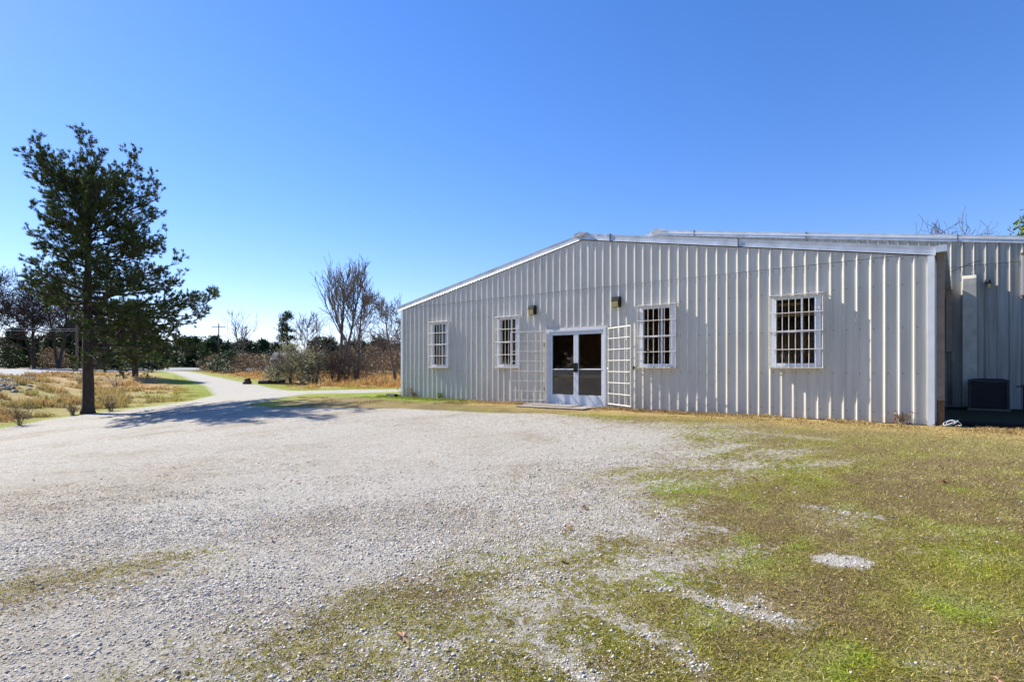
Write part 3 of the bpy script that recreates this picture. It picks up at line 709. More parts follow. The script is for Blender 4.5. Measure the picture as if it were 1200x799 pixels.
def hose(pts, r, mat, name, label, cat, ribs=True):
    m = MB(); P = [Vector(p) for p in pts]
    for p, q_ in zip(P, P[1:]):
        L = (q_-p).length; n = max(1,int(L/.022)) if ribs else 1
        for k in range(n):
            a = p.lerp(q_,k/n); b_ = p.lerp(q_,(k+1)/n)
            m.tube(a,b_,r*(1.0 if k%2 else .86),r*(1.0 if k%2 else .86),10)
    return tag(m.build(name, mat), label, cat)
hose([world(15.95,.35,.05),world(16.5,.42,.045),world(17.0,.40,.05),world(17.35,.38,.05)], .05, M['black_plastic'], 'drain_hose', 'black corrugated drain hose lying in shade right of the front building', 'hose')
hose([world(17.36,.38,.05),world(17.9,.36,.05),world(18.5,.5,.05)], .055, M['white_plastic'], 'drain_hose', 'white corrugated drain hose lying at the right edge of the yard', 'hose')
pts = []
for k in range(26): a = k*.55; pts.append(world(15.98+.10*math.cos(a)+.004*k, -.05+.06*math.sin(a), .06+.05*math.sin(a*1.3)+.02))
hose(pts, .007, M['white_plastic'], 'cable_coil', 'small tangled white cable lying at the foot of the downspout', 'cable', False)
# dark rubbish at left corner
m = MB(); m.tube(world(-.75,-.1,.04),world(-.05,-.25,.05),.075,.08,10); m.tube(world(-.6,.1,.04),world(-.0,-.02,.04),.06,.06,10)
tag(m.build('dark_pipe', M['black_plastic']), 'short black pipe lying on the grass at the left corner of the front building', 'pipe')

# ------------------------------------------------------------------ vegetation
def tubes_np(segs, sides=4):
    """segs: array (n,8): p0 p1 r0 r1 -> verts, quads"""
    S = np.asarray(segs, dtype=float); p = S[:,0:3]; q = S[:,3:6]; r0 = S[:,6]; r1 = S[:,7]
    d = q-p; d /= np.linalg.norm(d,axis=1,keepdims=True)+1e-9
    ref = np.where(np.abs(d[:,2:3]) < .9, np.array([[0,0,1.]]), np.array([[1.,0,0]]))
    a = np.cross(d, ref); a /= np.linalg.norm(a,axis=1,keepdims=True); b = np.cross(d,a)
    n = len(S); V = np.zeros((n,2,sides,3))
    for k in range(sides):
        t = 2*PI*k/sides; o = a*math.cos(t)+b*math.sin(t)
        V[:,0,k] = p+o*r0[:,None]; V[:,1,k] = q+o*r1[:,None]
    base = np.arange(n)[:,None]*(2*sides)
    F = []
    for k in range(sides):
        k2 = (k+1)%sides
        F.append(np.stack([base[:,0]+k,base[:,0]+k2,base[:,0]+sides+k2,base[:,0]+sides+k],-1))
    return V.reshape(-1,3), np.concatenate(F)
def rv(s=1.0): return Vector((random.gauss(0,s),random.gauss(0,s),random.gauss(0,s)))
def limb(segs, p, d, length, r0, r1, n, wander, up, out=None, minr=.004):
    pts = [p.copy()]; d = d.normalized()
    for k in range(n):
        d = (d+rv(wander)+Vector((0,0,up))).normalized()
        q = p+d*(length/n)
        a = r0+(r1-r0)*k/n; b = r0+(r1-r0)*(k+1)/n
        segs.append((*p,*q,max(a,minr),max(b,minr))); p = q; pts.append(p.copy())
        if out is not None: out.append((p.copy(), d.copy(), (k+1)/n))
    return pts, d
def bare_tree(name, h, r, spread, seed, levels=4, minr=.006, trunk_frac=.25, stems=1, lean=(0,0), density=1.0, upness=.10):
    random.seed(seed); trunkS = []; S = []
    def rec(p, d, L, r, lev):
        nodes = []
        limb(S, p, d, L, r, r*.45, 6 if lev < 3 else 3, .10+.03*lev, upness*.35, nodes, minr)
        if lev >= levels: return
        k = int((5 if lev == 1 else 4)*density+random.random())
        for _ in range(k):
            pt, dd, t = random.choice(nodes[1 if lev<2 else 0:])
            side = rv().cross(dd).normalized()
            nd = (dd*random.uniform(.7,1.1)+side*random.uniform(.5,1.0)*spread+Vector((0,0,upness))).normalized()
            rec(pt, nd, L*random.uniform(.42,.68), r*(1-.5*t)*random.uniform(.45,.62), lev+1)
    for s in range(stems):
        d = Vector((lean[0]+random.gauss(0,.12)*(stems>1),lean[1]+random.gauss(0,.12)*(stems>1),1))
        nodes = []
        base = Vector((0,0,0))
        hh = h*(random.uniform(.75,1) if s else 1)
        limb(trunkS, base-Vector((0,0,.1)), d, hh*.86, r*(1 if not s else .75), r*.18, 12, .035, .02, nodes, minr)
        for i in range(int(20*density)):
            pt, dd, t = nodes[min(len(nodes)-1, int((trunk_frac+(1-trunk_frac)*random.random()**.9)*len(nodes)))]
            side = rv().cross(dd).normalized()
            nd = (Vector((0,0,1))*random.uniform(.5,1.0)+side*spread).normalized()
            rec(pt, nd, hh*(.40*(1-t)+.14)*random.uniform(.8,1.25), r*(1-.75*t)*.42, 1)
    return trunkS, S
def make_tree(loc, trunkS, crownS, mat, name='bare_tree', sides=(8,4), rz=0):
    e = empty(name, loc, rz)
    V,F = tubes_np(trunkS, sides[0]); mesh_obj('trunk', V, F, mat, e, smooth=True)
    V,F = tubes_np(crownS, sides[1]); mesh_obj('crown', V, F, mat, e, smooth=True)
    return e
def clumps(C, n, size, ln, wd, seed=0, updir=None, flat=1.0):
    """n small triangular leaves round every centre in C"""
    rng = np.random.default_rng(seed); C = np.asarray(C); m = len(C)
    P = np.repeat(C,n,axis=0)+rng.normal(0,1,(m*n,3))*np.array([size,size,size*flat])
    d = rng.normal(0,1,(m*n,3))
    if updir is not None: d += np.array(updir)
    d /= np.linalg.norm(d,axis=1,keepdims=True)
    s = np.cross(d, rng.normal(0,1,(m*n,3))); s /= np.linalg.norm(s,axis=1,keepdims=True)
    L = ln*rng.uniform(.6,1.3,(m*n,1)); W = wd*rng.uniform(.6,1.3,(m*n,1))
    V = np.stack([P-s*W/2, P+s*W/2, P+d*L+s*W*.15, P+d*L-s*W*.15],1).reshape(-1,3)
    F = np.arange(m*n*4).reshape(-1,4)
    base = np.repeat(rng.uniform(0,1,m),n); t = np.clip(base*.6+rng.uniform(0,1,m*n)*.4,0,1)
    return V, F, np.repeat(t,4)
def radial_tufts(C, D, n, ln, wd, seed=0):
    """needle tufts: blades fanning out of each twig end"""
    rng = np.random.default_rng(seed); C = np.asarray(C); D = np.asarray(D); m = len(C)
    P = np.repeat(C,n,axis=0)+rng.normal(0,.020,(m*n,3))
    P -= np.repeat(D,n,axis=0)*rng.uniform(0,.09,(m*n,1))
    d = np.repeat(D,n,axis=0)*.9+rng.normal(0,.55,(m*n,3)); d /= np.linalg.norm(d,axis=1,keepdims=True)
    s = np.cross(d, rng.normal(0,1,(m*n,3))); s /= np.linalg.norm(s,axis=1,keepdims=True)
    L = ln*rng.uniform(.65,1.2,(m*n,1)); W = wd
    V = np.stack([P-s*W/2, P+s*W/2, P+d*L],1).reshape(-1,3)
    F = np.arange(m*n*3).reshape(-1,3)
    base = np.repeat(rng.uniform(0,1,m),n); t = np.clip(base*.65+rng.uniform(0,1,m*n)*.35,0,1)
    return V, F, np.repeat(t,3)

# -- the big pine at the lot edge
def big_pine():
    random.seed(5)
    x, y = -17.55, 22.6; e = empty('pine_tree', (x,y,h1(x,y)-.02))
    tag(e, 'tall dark pine with leaning lopsided crown standing at the gravel edge', 'tree')
    tr = []; nodes = []
    p = Vector((0,0,-.1)); d = Vector((0,0,1)); Ht = 10.2; n = 22
    for k in range(n):
        t = k/n; q_ = Vector((.02*math.sin(k*.7)-.02*k*.4*.1, .02*math.cos(k*.9), Ht*(k+1)/n))
        ra = (.195*(1-t)**.75+.02); rb = .195*(1-(k+1)/n)**.75+.02
        if k == 0: ra = .24
        tr.append((*p,*q_,ra,rb)); p = q_; nodes.append(q_.copy())
    S = []; tips = []
    # extent of the crown to the left / right (metres) against height above the base
    zs = [1.0,1.5,2.3,3.2,4.2,5.1,5.9,6.6,7.4,8.4,9.4,10.2,10.9,11.4,11.6]
    lf = [.2,.5,.9,1.1,1.3,1.5,1.7,1.7,1.8,2.0,2.2,2.25,2.0,1.5,.7]
    rt = [1.0,3.6,4.9,4.4,5.2,5.4,4.8,3.8,3.3,3.2,3.1,2.8,2.3,1.6,.6]
    def ext(z, c):
        l = np.interp(z,zs,lf); r_ = np.interp(z,zs,rt); w = .5+.5*math.copysign(abs(c)**.8,c)
        return l*(1-w)+r_*w
    nb = 168
    for i in range(nb):
        u = (i+random.random())/nb; zt = 1.5+9.25*u**.76
        az = i*2.39996+random.uniform(-.35,.35); c, s = math.cos(az), math.sin(az)
        if zt < 4.0 and c < .3: continue
        full = ext(zt, c); E_ = max(.3, full*random.choice((1,1,1,.9,.62,.45))*random.uniform(.88,1.0)-.38)
        rise = np.interp(zt,[1.5,2.6,4.5,6.5,8,9.5,10.8,11.5],[-.32,-.12,.08,.24,.50,.85,1.3,1.8])
        z0 = min(9.7, max(1.7, zt-rise*E_)); tip = Vector((c*E_, s*E_, zt))
        p0 = Vector((0,0,z0)); L = (tip-p0).length
        r = max(.018, .085*(1-z0/12.5)*min(1,L/3.0)+.006)
        # limb sweeping out and curving up to its tip
        ctl = p0+(tip-p0)*.5+Vector((0,0,-.10*L if zt > 3.3 else .10*L))+rv(.06*L)
        nd = []; pr = p0; n_ = 10
        for k in range(1,n_+1):
            t = k/n_; q_ = p0*(1-t)**2+ctl*2*t*(1-t)+tip*t*t+rv(.018*L*(t < 1))
            S.append((*pr,*q_,r*(1-.78*(k-1)/n_),r*(1-.78*t))); nd.append((q_.copy(),(q_-pr).normalized(),t)); pr = q_
        tips.append((nd[-1][0], nd[-1][1]))
        for k in range(int(4+L*4.8)):
            j = random.randint(3,9); pt, dd, t = nd[j]
            side = rv().cross(dd).normalized(); side.z *= .5
            ndd = (dd*.85+side*.85+Vector((0,0,.22))).normalized()
            l2 = (L*.17*(1.25-t)+.22)*random.uniform(.7,1.25)
            n2 = []; limb(S, pt, ndd, l2, r*.35*(1-.5*t), .005, 4, .14, .08, n2, .004)
            tips.append((n2[-1][0], n2[-1][1]))
            for kk in range(int(2+l2*4.0)):
                p3, d3, t3 = n2[random.randint(1,3)]
                s3 = rv().cross(d3).normalized()
                n3 = (d3*.8+s3*.75+Vector((0,0,.3))).normalized(); l3 = random.uniform(.10,.28)
                q3 = p3+n3*l3; S.append((*p3,*q3,.005,.003)); tips.append((q3, n3))
    # dead stubs low on the trunk and a root flare
    for k in range(9):
        z0 = random.uniform(1.0,4.5); az = random.uniform(0,2*PI); nd = []
        limb(S, Vector((0,0,z0)), Vector((math.cos(az),math.sin(az),.1)), random.uniform(.3,1.1), .022,.006, 5, .2, 0, nd)
    for k in range(6):
        az = k*1.05+.3; tr.append((.10*math.cos(az),.10*math.sin(az),.45,.27*math.cos(az),.27*math.sin(az),-.08,.08,.05))
    V,F = tubes_np(tr, 14); mesh_obj('trunk', V, F, M['bark'], e, smooth=True)
    V,F = tubes_np(S, 5); br = mesh_obj('branches', V, F, M['bark'], e, smooth=True)
    tips = [t for t in tips if random.random() < .92]
    V,F,t = radial_tufts([tuple(a) for a,_ in tips], [tuple(b.normalized()) for _,b in tips], 22, .108, .025, 3)
    mesh_obj('needles', V, F, M['pine'], e, attrs={'tint':('FLOAT',t)})
    print('pine tips', len(tips))
big_pine()

def evergreen(h, w, seed, mat, n=160, leaves=60, lo=.12, irregular=.5, flat=.6, trunk_r=.12, ln=.3, wd=.10, sz=.32, taper=1.0):
    """clumpy crown around a tapered trunk; returns meshes' data"""
    random.seed(seed); C = []; S = []
    tr = []; p = Vector((0,0,-.1))
    for k in range(8):
        q_ = Vector((random.gauss(0,.03)*h*.1,random.gauss(0,.03)*h*.1,h*.92*(k+1)/8)); tr.append((*p,*q_,trunk_r*(1-k/9),trunk_r*(1-(k+1)/9))); p = q_
    lob = [(random.uniform(0,2*PI), random.uniform(lo,1)) for _ in range(9)]
    for i in range(n):
        t = lo+(1-lo)*random.random()**.85; az = random.uniform(0,2*PI)
        prof = (math.sin(PI*min(1,(t-lo)/(1-lo)*.82+.12))**.8)*(1-taper*.55*t)
        bl = 1+irregular*max(0, 1-min(abs((az-a+PI)%(2*PI)-PI)/.6+abs(t-b)/.12 for a,b in lob))-irregular*.4
        rr = w/2*prof*bl*(random.random()**.42)
        c = Vector((rr*math.cos(az), rr*math.sin(az), h*t)); C.append(tuple(c))
        if i%3 == 0: S.append((0,0,h*max(.03,t-.08),*c,trunk_r*.22,.01))
    Vl,Fl,tt = clumps(C, leaves, sz, ln, wd, seed, flat=flat)
    return tr, S, (Vl,Fl,tt)
def make_ever(loc, data, mat, name='evergreen_tree', bark=None, rz=0):
    e = empty(name, loc, rz); tr, S, (Vl,Fl,tt) = data
    V,F = tubes_np(tr, 7); mesh_obj('trunk', V, F, bark or M['bark'], e, smooth=True)
    V,F = tubes_np(S, 4); mesh_obj('branches', V, F, bark or M['bark'], e)
    mesh_obj('crown', Vl, Fl, mat, e, attrs={'tint':('FLOAT',tt)})
    return e
def copy_tree(src, loc, rz, sc_, label, cat, group, kids_map=None):
    r = src.copy(); COL.objects.link(r); r.location = loc; r.rotation_euler = (0,0,rz); r.scale = sc_ if isinstance(sc_,tuple) else (sc_,)*3
    tag(r, label, cat, group)
    for ch in list(src.children):
        c = ch.copy(); COL.objects.link(c); c.parent = r
    return r
def G(x, y, dz=0.0): return (x, y, h1(x,y)+dz)

# small evergreen beyond the big pine
e = make_ever(G(-33.5,48.5), evergreen(6.6,6.2,21,M['pine'],130,70,.22,.7,.55,.28,.30,.07,.34), M['pine'], 'small_evergreen'); tag(e,'smaller dark evergreen tree on the field just beyond the tall pine','tree')

# named bare trees in the field
def bt(px, Y, h, seed, label, **kw):
    X = px; r = kw.pop('r', h*.016); mat = kw.pop('mat', M['bark_grey'])
    tS, cS = bare_tree('t', h, r, kw.pop('spread',.75), seed, **kw)
    return tag(make_tree(G(X,Y,-.05), tS, cS, mat, 'bare_tree'), label, 'tree', 'bare winter trees')
bt(-14.9, 47.0, 9.7, 31, 'tallest bare winter tree with two upright leaders above the thicket', r=.20, levels=3, minr=.013, trunk_frac=.32, spread=.36, stems=2, upness=.35, density=1.0, lean=(.03,0))
bt(-12.9, 45.5, 7.6, 32, 'bare tree with spreading upswept branches right beside the tallest bare tree', r=.17, levels=3, minr=.012, trunk_frac=.22, spread=.85, upness=.22, lean=(.05,0), density=1.2)
bt(-8.25, 38.8, 6.1, 33, 'bare tree with crooked trunk close to the left corner of the front building', r=.13, levels=3, minr=.010, trunk_frac=.45, spread=.95, upness=.12, lean=(-.10,0), density=1.1)
bt(-17.6, 47.0, 5.6, 34, 'thin crooked bare tree rising from the left side of the thicket', r=.09, levels=3, minr=.010, trunk_frac=.3, spread=.6, upness=.2)
bt(-54.0, 110, 12.2, 35, 'lone pale bare tree with fan shaped crown beside the utility pole', r=.24, levels=2, minr=.030, trunk_frac=.12, spread=.8, upness=.25, stems=2, density=.8)
bt(-47.8, 112, 12.0, 36, 'slender bare tree trunk immediately left of the tall distant pine', r=.16, levels=2, minr=.030, trunk_frac=.5, spread=.35, density=.6)
bt(-11.5, 62, 6.4, 37, 'brown twiggy bare tree with rounded crown behind the field, left of the corner', r=.12, levels=3, minr=.014, trunk_frac=.2, spread=1.0, stems=2, density=.95)
bt(-15.6, 66, 5.8, 38, 'dense brown twiggy tree behind the tallest bare tree', r=.12, levels=3, minr=.014, trunk_frac=.15, spread=1.0, stems=2, density=.95)
# roadside bare trees on the left
LEFT = [(-70.5,74,13.2,41,'broad bare tree at the far left edge beyond the road'),(-66.5,76,12.6,42,'dark many branched bare tree beyond the road, second from the left edge'),
        (-63.2,76,12.8,43,'tall bare tree beyond the road with crown showing left of the pine'),(-75.5,71,14.5,44,'bare tree partly cut by the left edge of view, beyond the road'),(-60.0,80,10.6,45,'smaller bare tree beyond the road just left of the pine trunk')]
for X,Y,hh,sd,lab in LEFT:
    bt(X,Y,hh,sd,lab, mat=M['bark_dark'], r=.24, levels=3, minr=.020, trunk_frac=.30, spread=1.0, upness=.10, stems=2 if sd in (42,43) else 1, density=1.35)
# dark evergreens and brush behind the road, left
edat = evergreen(7.5,7.0,51,M['evergreen'],170,60,.04,.5,.6,.2,.45,.16,.5,.6)
edark = make_ever(G(-70,88), edat, M['evergreen'], 'evergreen_tree'); tag(edark, 'wide dark evergreen beyond the road, leftmost of the dark row', 'tree','dark evergreens beyond the road')
for k,(X,Y,s_,lab) in enumerate([(-75.0,90,.78,'low dark evergreen beyond the road, behind the leftmost bare trees'),(-71.0,96,.95,'dark evergreen beyond the road, directly left of the pine trunk'),(-66.0,86,.85,'dark evergreen beyond the road, hidden partly by the pine trunk'),
        (-64.5,98,.80,'dark evergreen beyond the road, just right of the pine trunk'),(-80,88,.8,'dark evergreen beyond the road at the left edge of view'),(-62,112,.8,'dark evergreen beyond the road, seen under the pine branches'),(-73.0,93,.9,'dark evergreen beyond the road, in the middle of the dark row left of the pine'),(-67.5,92,1.0,'dark evergreen beyond the road, tallest of those just left of the pine trunk'),(-77.5,94,.9,'dark evergreen beyond the road, behind the second bare tree from the left')]):
    copy_tree(edark, G(X,Y), k*1.3, s_, lab, 'tree', 'dark evergreens beyond the road')
sdat = evergreen(3.0,3.6,61,M['bush'],56,30,.02,.5,.7,.05,.26,.09,.34,.3)
def shrub(X,Y,s_,rz,lab,grp,mat,dat,name='shrub'):
    e = make_ever(G(X,Y,-.05), dat, mat, name, M['bark_far'], rz); e.scale = s_; return tag(e,lab,'shrub',grp)
# distant pine and utility pole
random.seed(9)
pd = evergreen(12.0,4.4,71,M['evergreen'],58,44,.34,.9,.35,.28,.45,.14,.42,.35)
e = make_ever(G(-45.3,110), pd, M['evergreen'], 'pine_tree'); tag(e,'narrow distant pine with gappy dark crown right of the pale bare tree','tree')
def pole(X,Y,h,lab,rz):
    e = empty('utility_pole', G(X,Y), rz); tag(e,lab,'utility pole','utility poles along the road')
    m = MB(); m.tube((0,0,-.2),(0,0,h),.17,.12,10); m.build('shaft', M['pole'], e)
    if h < 8: return e
    m = MB(); m.box(-1.5,1.5,-.2,-.08,h-.9,h-.75); m.build('crossarm', M['pole'], e)
    for s_ in (-1.35,-.6,.6,1.35): m = MB(); m.tube((s_,-.14,h-.75),(s_,-.14,h-.55),.05,.04,8); m.build('insulator', M['trim'], e)
    return e
pole(-69.8,130,11.0,'distant wooden utility pole with crossarm against the sky',.25)
pole(-50.2,63.0,5.4,'shorter brown wooden pole just behind the pine trunk',.6)
def wire(p, q_, sag, lab, r=.02):
    m = MB(); pr = None
    for k in range(17):
        t = k/16; v = Vector(p).lerp(Vector(q_),t)-Vector((0,0,sag*4*t*(1-t)))
        if pr is not None: m.tube(pr,v,r,r,4,False)
        pr = v
    tag(m.build('overhead_wire', M['white_plastic']), lab, 'wire', 'overhead wires')
wire((-50.2,63,h1(-50.2,63)+4.9),(-64,40,5.4),.3,'upper pale overhead wire crossing before the roadside bare trees',.012)
wire((-50.2,63,h1(-50.2,63)+4.7),(-64,40,5.0),.35,'lower pale overhead wire crossing before the roadside bare trees',.012)

# thicket of the field
TH = [(-17.9,44.3,(.9,.9,1.0),'pale leaved bramble mound at the left end of the thicket'),(-15.9,43.6,(1.05,.9,.85),'pale olive leaved bush in the middle of the thicket, at its front'),(-14.2,44.8,(.9,.9,.75),'brown green bush under the tallest bare tree'),
      (-19.6,45.6,(.7,.7,.5),'low rounded bush left of the thicket'),(-12.3,46.0,(.8,.8,.55),'low bush at the right end of the thicket')]
bd = evergreen(3.2,4.4,62,M['bush'],80,26,.02,.8,.7,.05,.20,.06,.42,.3)
for k,(X,Y,s_,lab) in enumerate(TH): shrub(X,Y,s_,k*1.1,lab,'bushes of the field thicket', M['bush'] if k < 2 or k == 3 else M['brush'], bd if k%2 == 0 else sdat)
# brushy stems in the thicket
for k in range(7):
    random.seed(200+k); X = -18.8+k*1.05; Y = 44.2+random.uniform(-.6,1.4)
    tS,cS = bare_tree('b', random.uniform(2.4,4.4), .045, .9, 210+k, levels=3, minr=.008, trunk_frac=.05, stems=4, density=.6)
    tag(make_tree(G(X,Y,-.05), tS, cS, M['bark_far'], 'brush_clump', (5,3)), None, 'shrub', 'leafless brush stems of the thicket')['label'] = ['leftmost leafless brush clump of the thicket','second leafless brush clump from the left in the thicket','third leafless brush clump from the left in the thicket','leafless brush clump in the middle of the thicket','leafless brush clump left of the tallest bare tree','leafless brush clump at the foot of the tallest bare tree','rightmost leafless brush clump of the thicket'][k]
# shrubs on the field's far edge
FE = [(-38,78,(1.3,1.2,.9)),(-34,75,(1.4,1.2,.8)),(-41,80,(1.2,1.2,1.1)),(-30,74,(1.5,1.2,.8)),(-26,72,(1.4,1.2,.9)),(-45,84,(1.2,1,.8)),(-21,70,(1.5,1.3,1.0)),(-17,68,(1.5,1.3,1.1)),(-13,60,(1.2,1.1,.9)),(-10.5,58,(1.3,1.1,1.0)),(-8,56,(1.4,1.1,1.1)),(-50,92,(1.4,1.2,.9))]
base_b = shrub(FE[0][0],FE[0][1],FE[0][2],0,'brown brushy shrub on the far edge of the dry field','shrubs on the far edge of the field',M['brush'],bd)
base_g = shrub(FE[2][0],FE[2][1],FE[2][2],0,'dark green shrub on the far edge of the dry field','green shrubs on the far edge of the field',M['evergreen'],sdat)
for k,(X,Y,s_) in enumerate(FE):
    if k in (0,2): continue
    if k in (5,10): copy_tree(base_g, G(X,Y,-.05), k*1.7, s_, 'dark green shrub on the far edge of the dry field','shrub','green shrubs on the far edge of the field')
    else: copy_tree(base_b, G(X,Y,-.05), k*1.7, s_, 'brown brushy shrub on the far edge of the dry field','shrub','shrubs on the far edge of the field')
# roadside shrubs left
for k,(X,Y,s_) in enumerate([(-72,78,(1.2,1.2,1.1)),(-67,80,(1.3,1.2,.9)),(-77,76,(1.2,1.2,1.3)),(-62,82,(1.3,1.2,.8)),(-59,86,(1.3,1.2,.8))]):
    copy_tree(base_b if k%2 else base_g, G(X,Y,-.05), k*2.1, s_, ['green shrub below the roadside bare trees, second from left','brown shrub below the roadside bare trees, right of the green ones','green shrub below the bare trees at the left edge','brown shrub beyond the road just left of the pine trunk','green shrub beyond the road behind the pine trunk'][k],'shrub','shrubs beyond the road')
# far treeline
proto = []
for k in range(4):
    e = make_ever((0,0,0), evergreen(9.0,6.5,80+k,M['evergreen'],90,26,.05,.6,.6,.2,.7,.30,.6,.7), M['evergreen'],'treeline_evergreen'); proto.append(e)
protb = []
for k in range(3):
    tS,cS = bare_tree('b', 9.5, .16, .85, 90+k, levels=3, minr=.035, trunk_frac=.15, stems=2, density=1.0)
    protb.append(make_tree((0,0,0), tS, cS, M['bark_far'],'treeline_bare_tree',(5,3)))
random.seed(77); ue = set(); ub = set()
k = 0; spots = []
px = 110
while px < 485:
    Y = random.uniform(165,215); spots.append((px,Y)); px += random.uniform(2.4,4.2)
px = -15
while px < 135:
    Y = random.uniform(98,128); spots.append((px,Y)); px += random.uniform(5,9)
px = 100
while px < 480:
    Y = random.uniform(118,150); spots.append((px+random.uniform(-3,3),Y)); px += random.uniform(9,15)
for i,(px,Y) in enumerate(spots):
    X = (px-600)/640*Y
    if abs(polydist(np.array([X]),np.array([Y]),ROAD)[0][0]) < 11 : continue
    s_ = random.uniform(.80,1.12)*(1.0 if Y > 160 else (.52 if px > 135 else .60)); z = G(X,Y,-.2)
    if random.random() < (.66 if px > 135 else .9):
        j = random.randrange(4); lab = 'dark green evergreen in the distant treeline'; grp = 'evergreens of the distant treeline'
        if j not in ue: ue.add(j); o = proto[j]; o.location = z; o.scale = (s_*1.2,)*2+(s_,); tag(o,lab,'tree',grp)
        else: copy_tree(proto[j], z, random.uniform(0,6), (s_*1.2,s_*1.2,s_), lab,'tree',grp)
    else:
        j = random.randrange(3); lab = 'brown leafless tree in the distant treeline'; grp = 'leafless trees of the distant treeline'
        if j not in ub: ub.add(j); o = protb[j]; o.location = z; o.scale = (s_,)*3; tag(o,lab,'tree',grp)
        else: copy_tree(protb[j], z, random.uniform(0,6), s_, lab,'tree',grp)
for j in range(4):
    if j not in ue: proto[j].location = G(-80-6*j,200); tag(proto[j],'dark green evergreen in the distant treeline','tree','evergreens of the distant treeline')
for j in range(3):
    if j not in ub: protb[j].location = G(-82-6*j,190); tag(protb[j],'brown leafless tree in the distant treeline','tree','leafless trees of the distant treeline')
# trees behind the rear building
tS,cS = bare_tree('b', 13.9, .18, .6, 120, levels=3, minr=.016, trunk_frac=.45, density=1.0)
tag(make_tree(G(39.6,49.5), tS, cS, M['bark_grey'],'bare_tree'),'bare tree whose twigs just show above the rear building roof','tree','bare winter trees')
e = make_ever(G(32.2,33.0), evergreen(10.6,5.5,122,M['sunleaf'],110,60,.35,.9,.5,.2,.32,.11,.34,.4), M['sunleaf'],'evergreen_tree'); tag(e,'sunlit green tree top behind the rear building at the right edge','tree')
# trees across the road on the left, mirrored in the door glass
for k,(X,Y,s_) in enumerate([(-50,2,1.15),(-46,-8,.9),(-58,10,1.2),(-44,-18,1.1),(-62,-3,1.2),(-52,-13,1.0),(-40,-28,1.1),(-48,6,1.2),(-49,-3,1.2),(-45,-12,1.2),(-40,-20,1.2),(-36,-34,1.2)]):
    src = protb[k%3] if k in (1,4) else edark
    copy_tree(src, G(X,Y,-.1), k*1.9, (s_ if src in protb else (s_*1.2,s_*1.2,s_*1.5)), 'roadside tree left outside the view, mirrored in the door glass','tree','trees across the road outside the view')

# distant house
x,y = -47.5,122; e = empty('house', G(x,y,-.2), .15); tag(e,'small distant house with grey roof behind the brush','house')
m = MB(); m.box(-5,5,-3,3,0,2.6); m.build('wall', M['siding'], e)
m = MB(); m.hexa([(-5.4,-3.5,2.6),(5.4,-3.5,2.6),(5.4,0,4.2),(-5.4,0,4.2),(-5.4,-3.5,2.72),(5.4,-3.5,2.72),(5.4,0,4.32),(-5.4,0,4.32)]); m.hexa([(-5.4,0,4.2),(5.4,0,4.2),(5.4,3.5,2.6),(-5.4,3.5,2.6),(-5.4,0,4.32),(5.4,0,4.32),(5.4,3.5,2.72),(-5.4,3.5,2.72)]); m.build('roof', M['shingle'], e)
m = MB(); m.box(-5.4,5.4,-3.56,-3.5,2.5,2.74); m.build('fascia', M['paint'], e)
for s_ in (-3,0,3): m = MB(); m.box(s_-.5,s_+.5,-3.04,-3.0,1.0,2.0); m.build('window', M['black'], e)

# fallen log and rocks
m = MB(); P = [(-20.2,43.6),(-19.3,43.5),(-18.2,43.8)]
for p,q_ in zip(P,P[1:]): m.tube((*p,h1(*p)+.12),(*q_,h1(*q_)+.16),.16,.20,9)
m.tube((-19.2,43.5,h1(-19.2,43.5)+.2),(-18.9,43.1,h1(-19,43)+.7),.06,.03,6)
tag(m.build('fallen_log', M['bark'], smooth=False),'dark fallen log on the grass left of the thicket','log')
m = MB(); m.tube((-21.0,43.5,h1(-21,43.5)),(-21.1,43.5,h1(-21,43.5)+.42),.28,.22,9); m.tube((-21.3,43.4,h1(-21,43.5)),(-20.75,43.4,h1(-21,43.5)+.18),.2,.15,7)
tag(m.build('tree_stump', M['bark']),'small dark stump on the grass left of the fallen log','stump')

def stones_np(X, Y, Z, R, seed, flat=.6):
    rng = np.random.default_rng(seed); n = len(X)
    base = np.array([(1,0,0),(0,1,0),(-1,0,0),(0,-1,0),(0,0,1),(0,0,-1)],float)
    V = base[None]*rng.uniform(.6,1.25,(n,6,1))+rng.normal(0,.12,(n,6,3))
    a = rng.uniform(0,2*PI,n); c, s = np.cos(a), np.sin(a)
    x = V[...,0]*c[:,None]-V[...,1]*s[:,None]; y = V[...,0]*s[:,None]+V[...,1]*c[:,None]
    V = np.stack([x*R[:,None],y*R[:,None],V[...,2]*R[:,None]*flat],-1)+np.stack([X,Y,Z],-1)[:,None]
    Fb = np.array([(0,1,4),(1,2,4),(2,3,4),(3,0,4),(1,0,5),(2,1,5),(3,2,5),(0,3,5)])
    F = (np.arange(n)[:,None,None]*6+Fb[None]).reshape(-1,3)
    return V.reshape(-1,3), F
def gz(X, Y):
    z = H(X,Y); g_ = gravel(X,Y); nr = 1-ss(14,25,np.hypot(X,Y))
    return z+nr*(.035*(fbm(X*.7,Y*.7,3,3)-.5)+.02*(fbm(X*3,Y*3,4,3)-.5))*(1-.5*g_)
# riprap bank at far left (uncountable)
rng = np.random.default_rng(3)
n = 2600; t = rng.uniform(0,1,n); X = -28.5-6.5*t+rng.normal(0,.8,n)+1.2; Y = 26.5+8.5*t+rng.normal(0,1.2,n)
R = rng.uniform(.05,.22,n)
V,F = stones_np(X,Y,H(X,Y)+.02,R,5,.7)
col = np.repeat(rng.uniform(.10,.34,n)[:,None]*np.array([[1,.97,.93]]),6,axis=0)
tag(mesh_obj('riprap_rocks', V, F, M['stone'], attrs={'stonecol':('FLOAT_COLOR',col)}),'loose grey rocks covering the road bank at the left edge','rocks',kind='stuff')

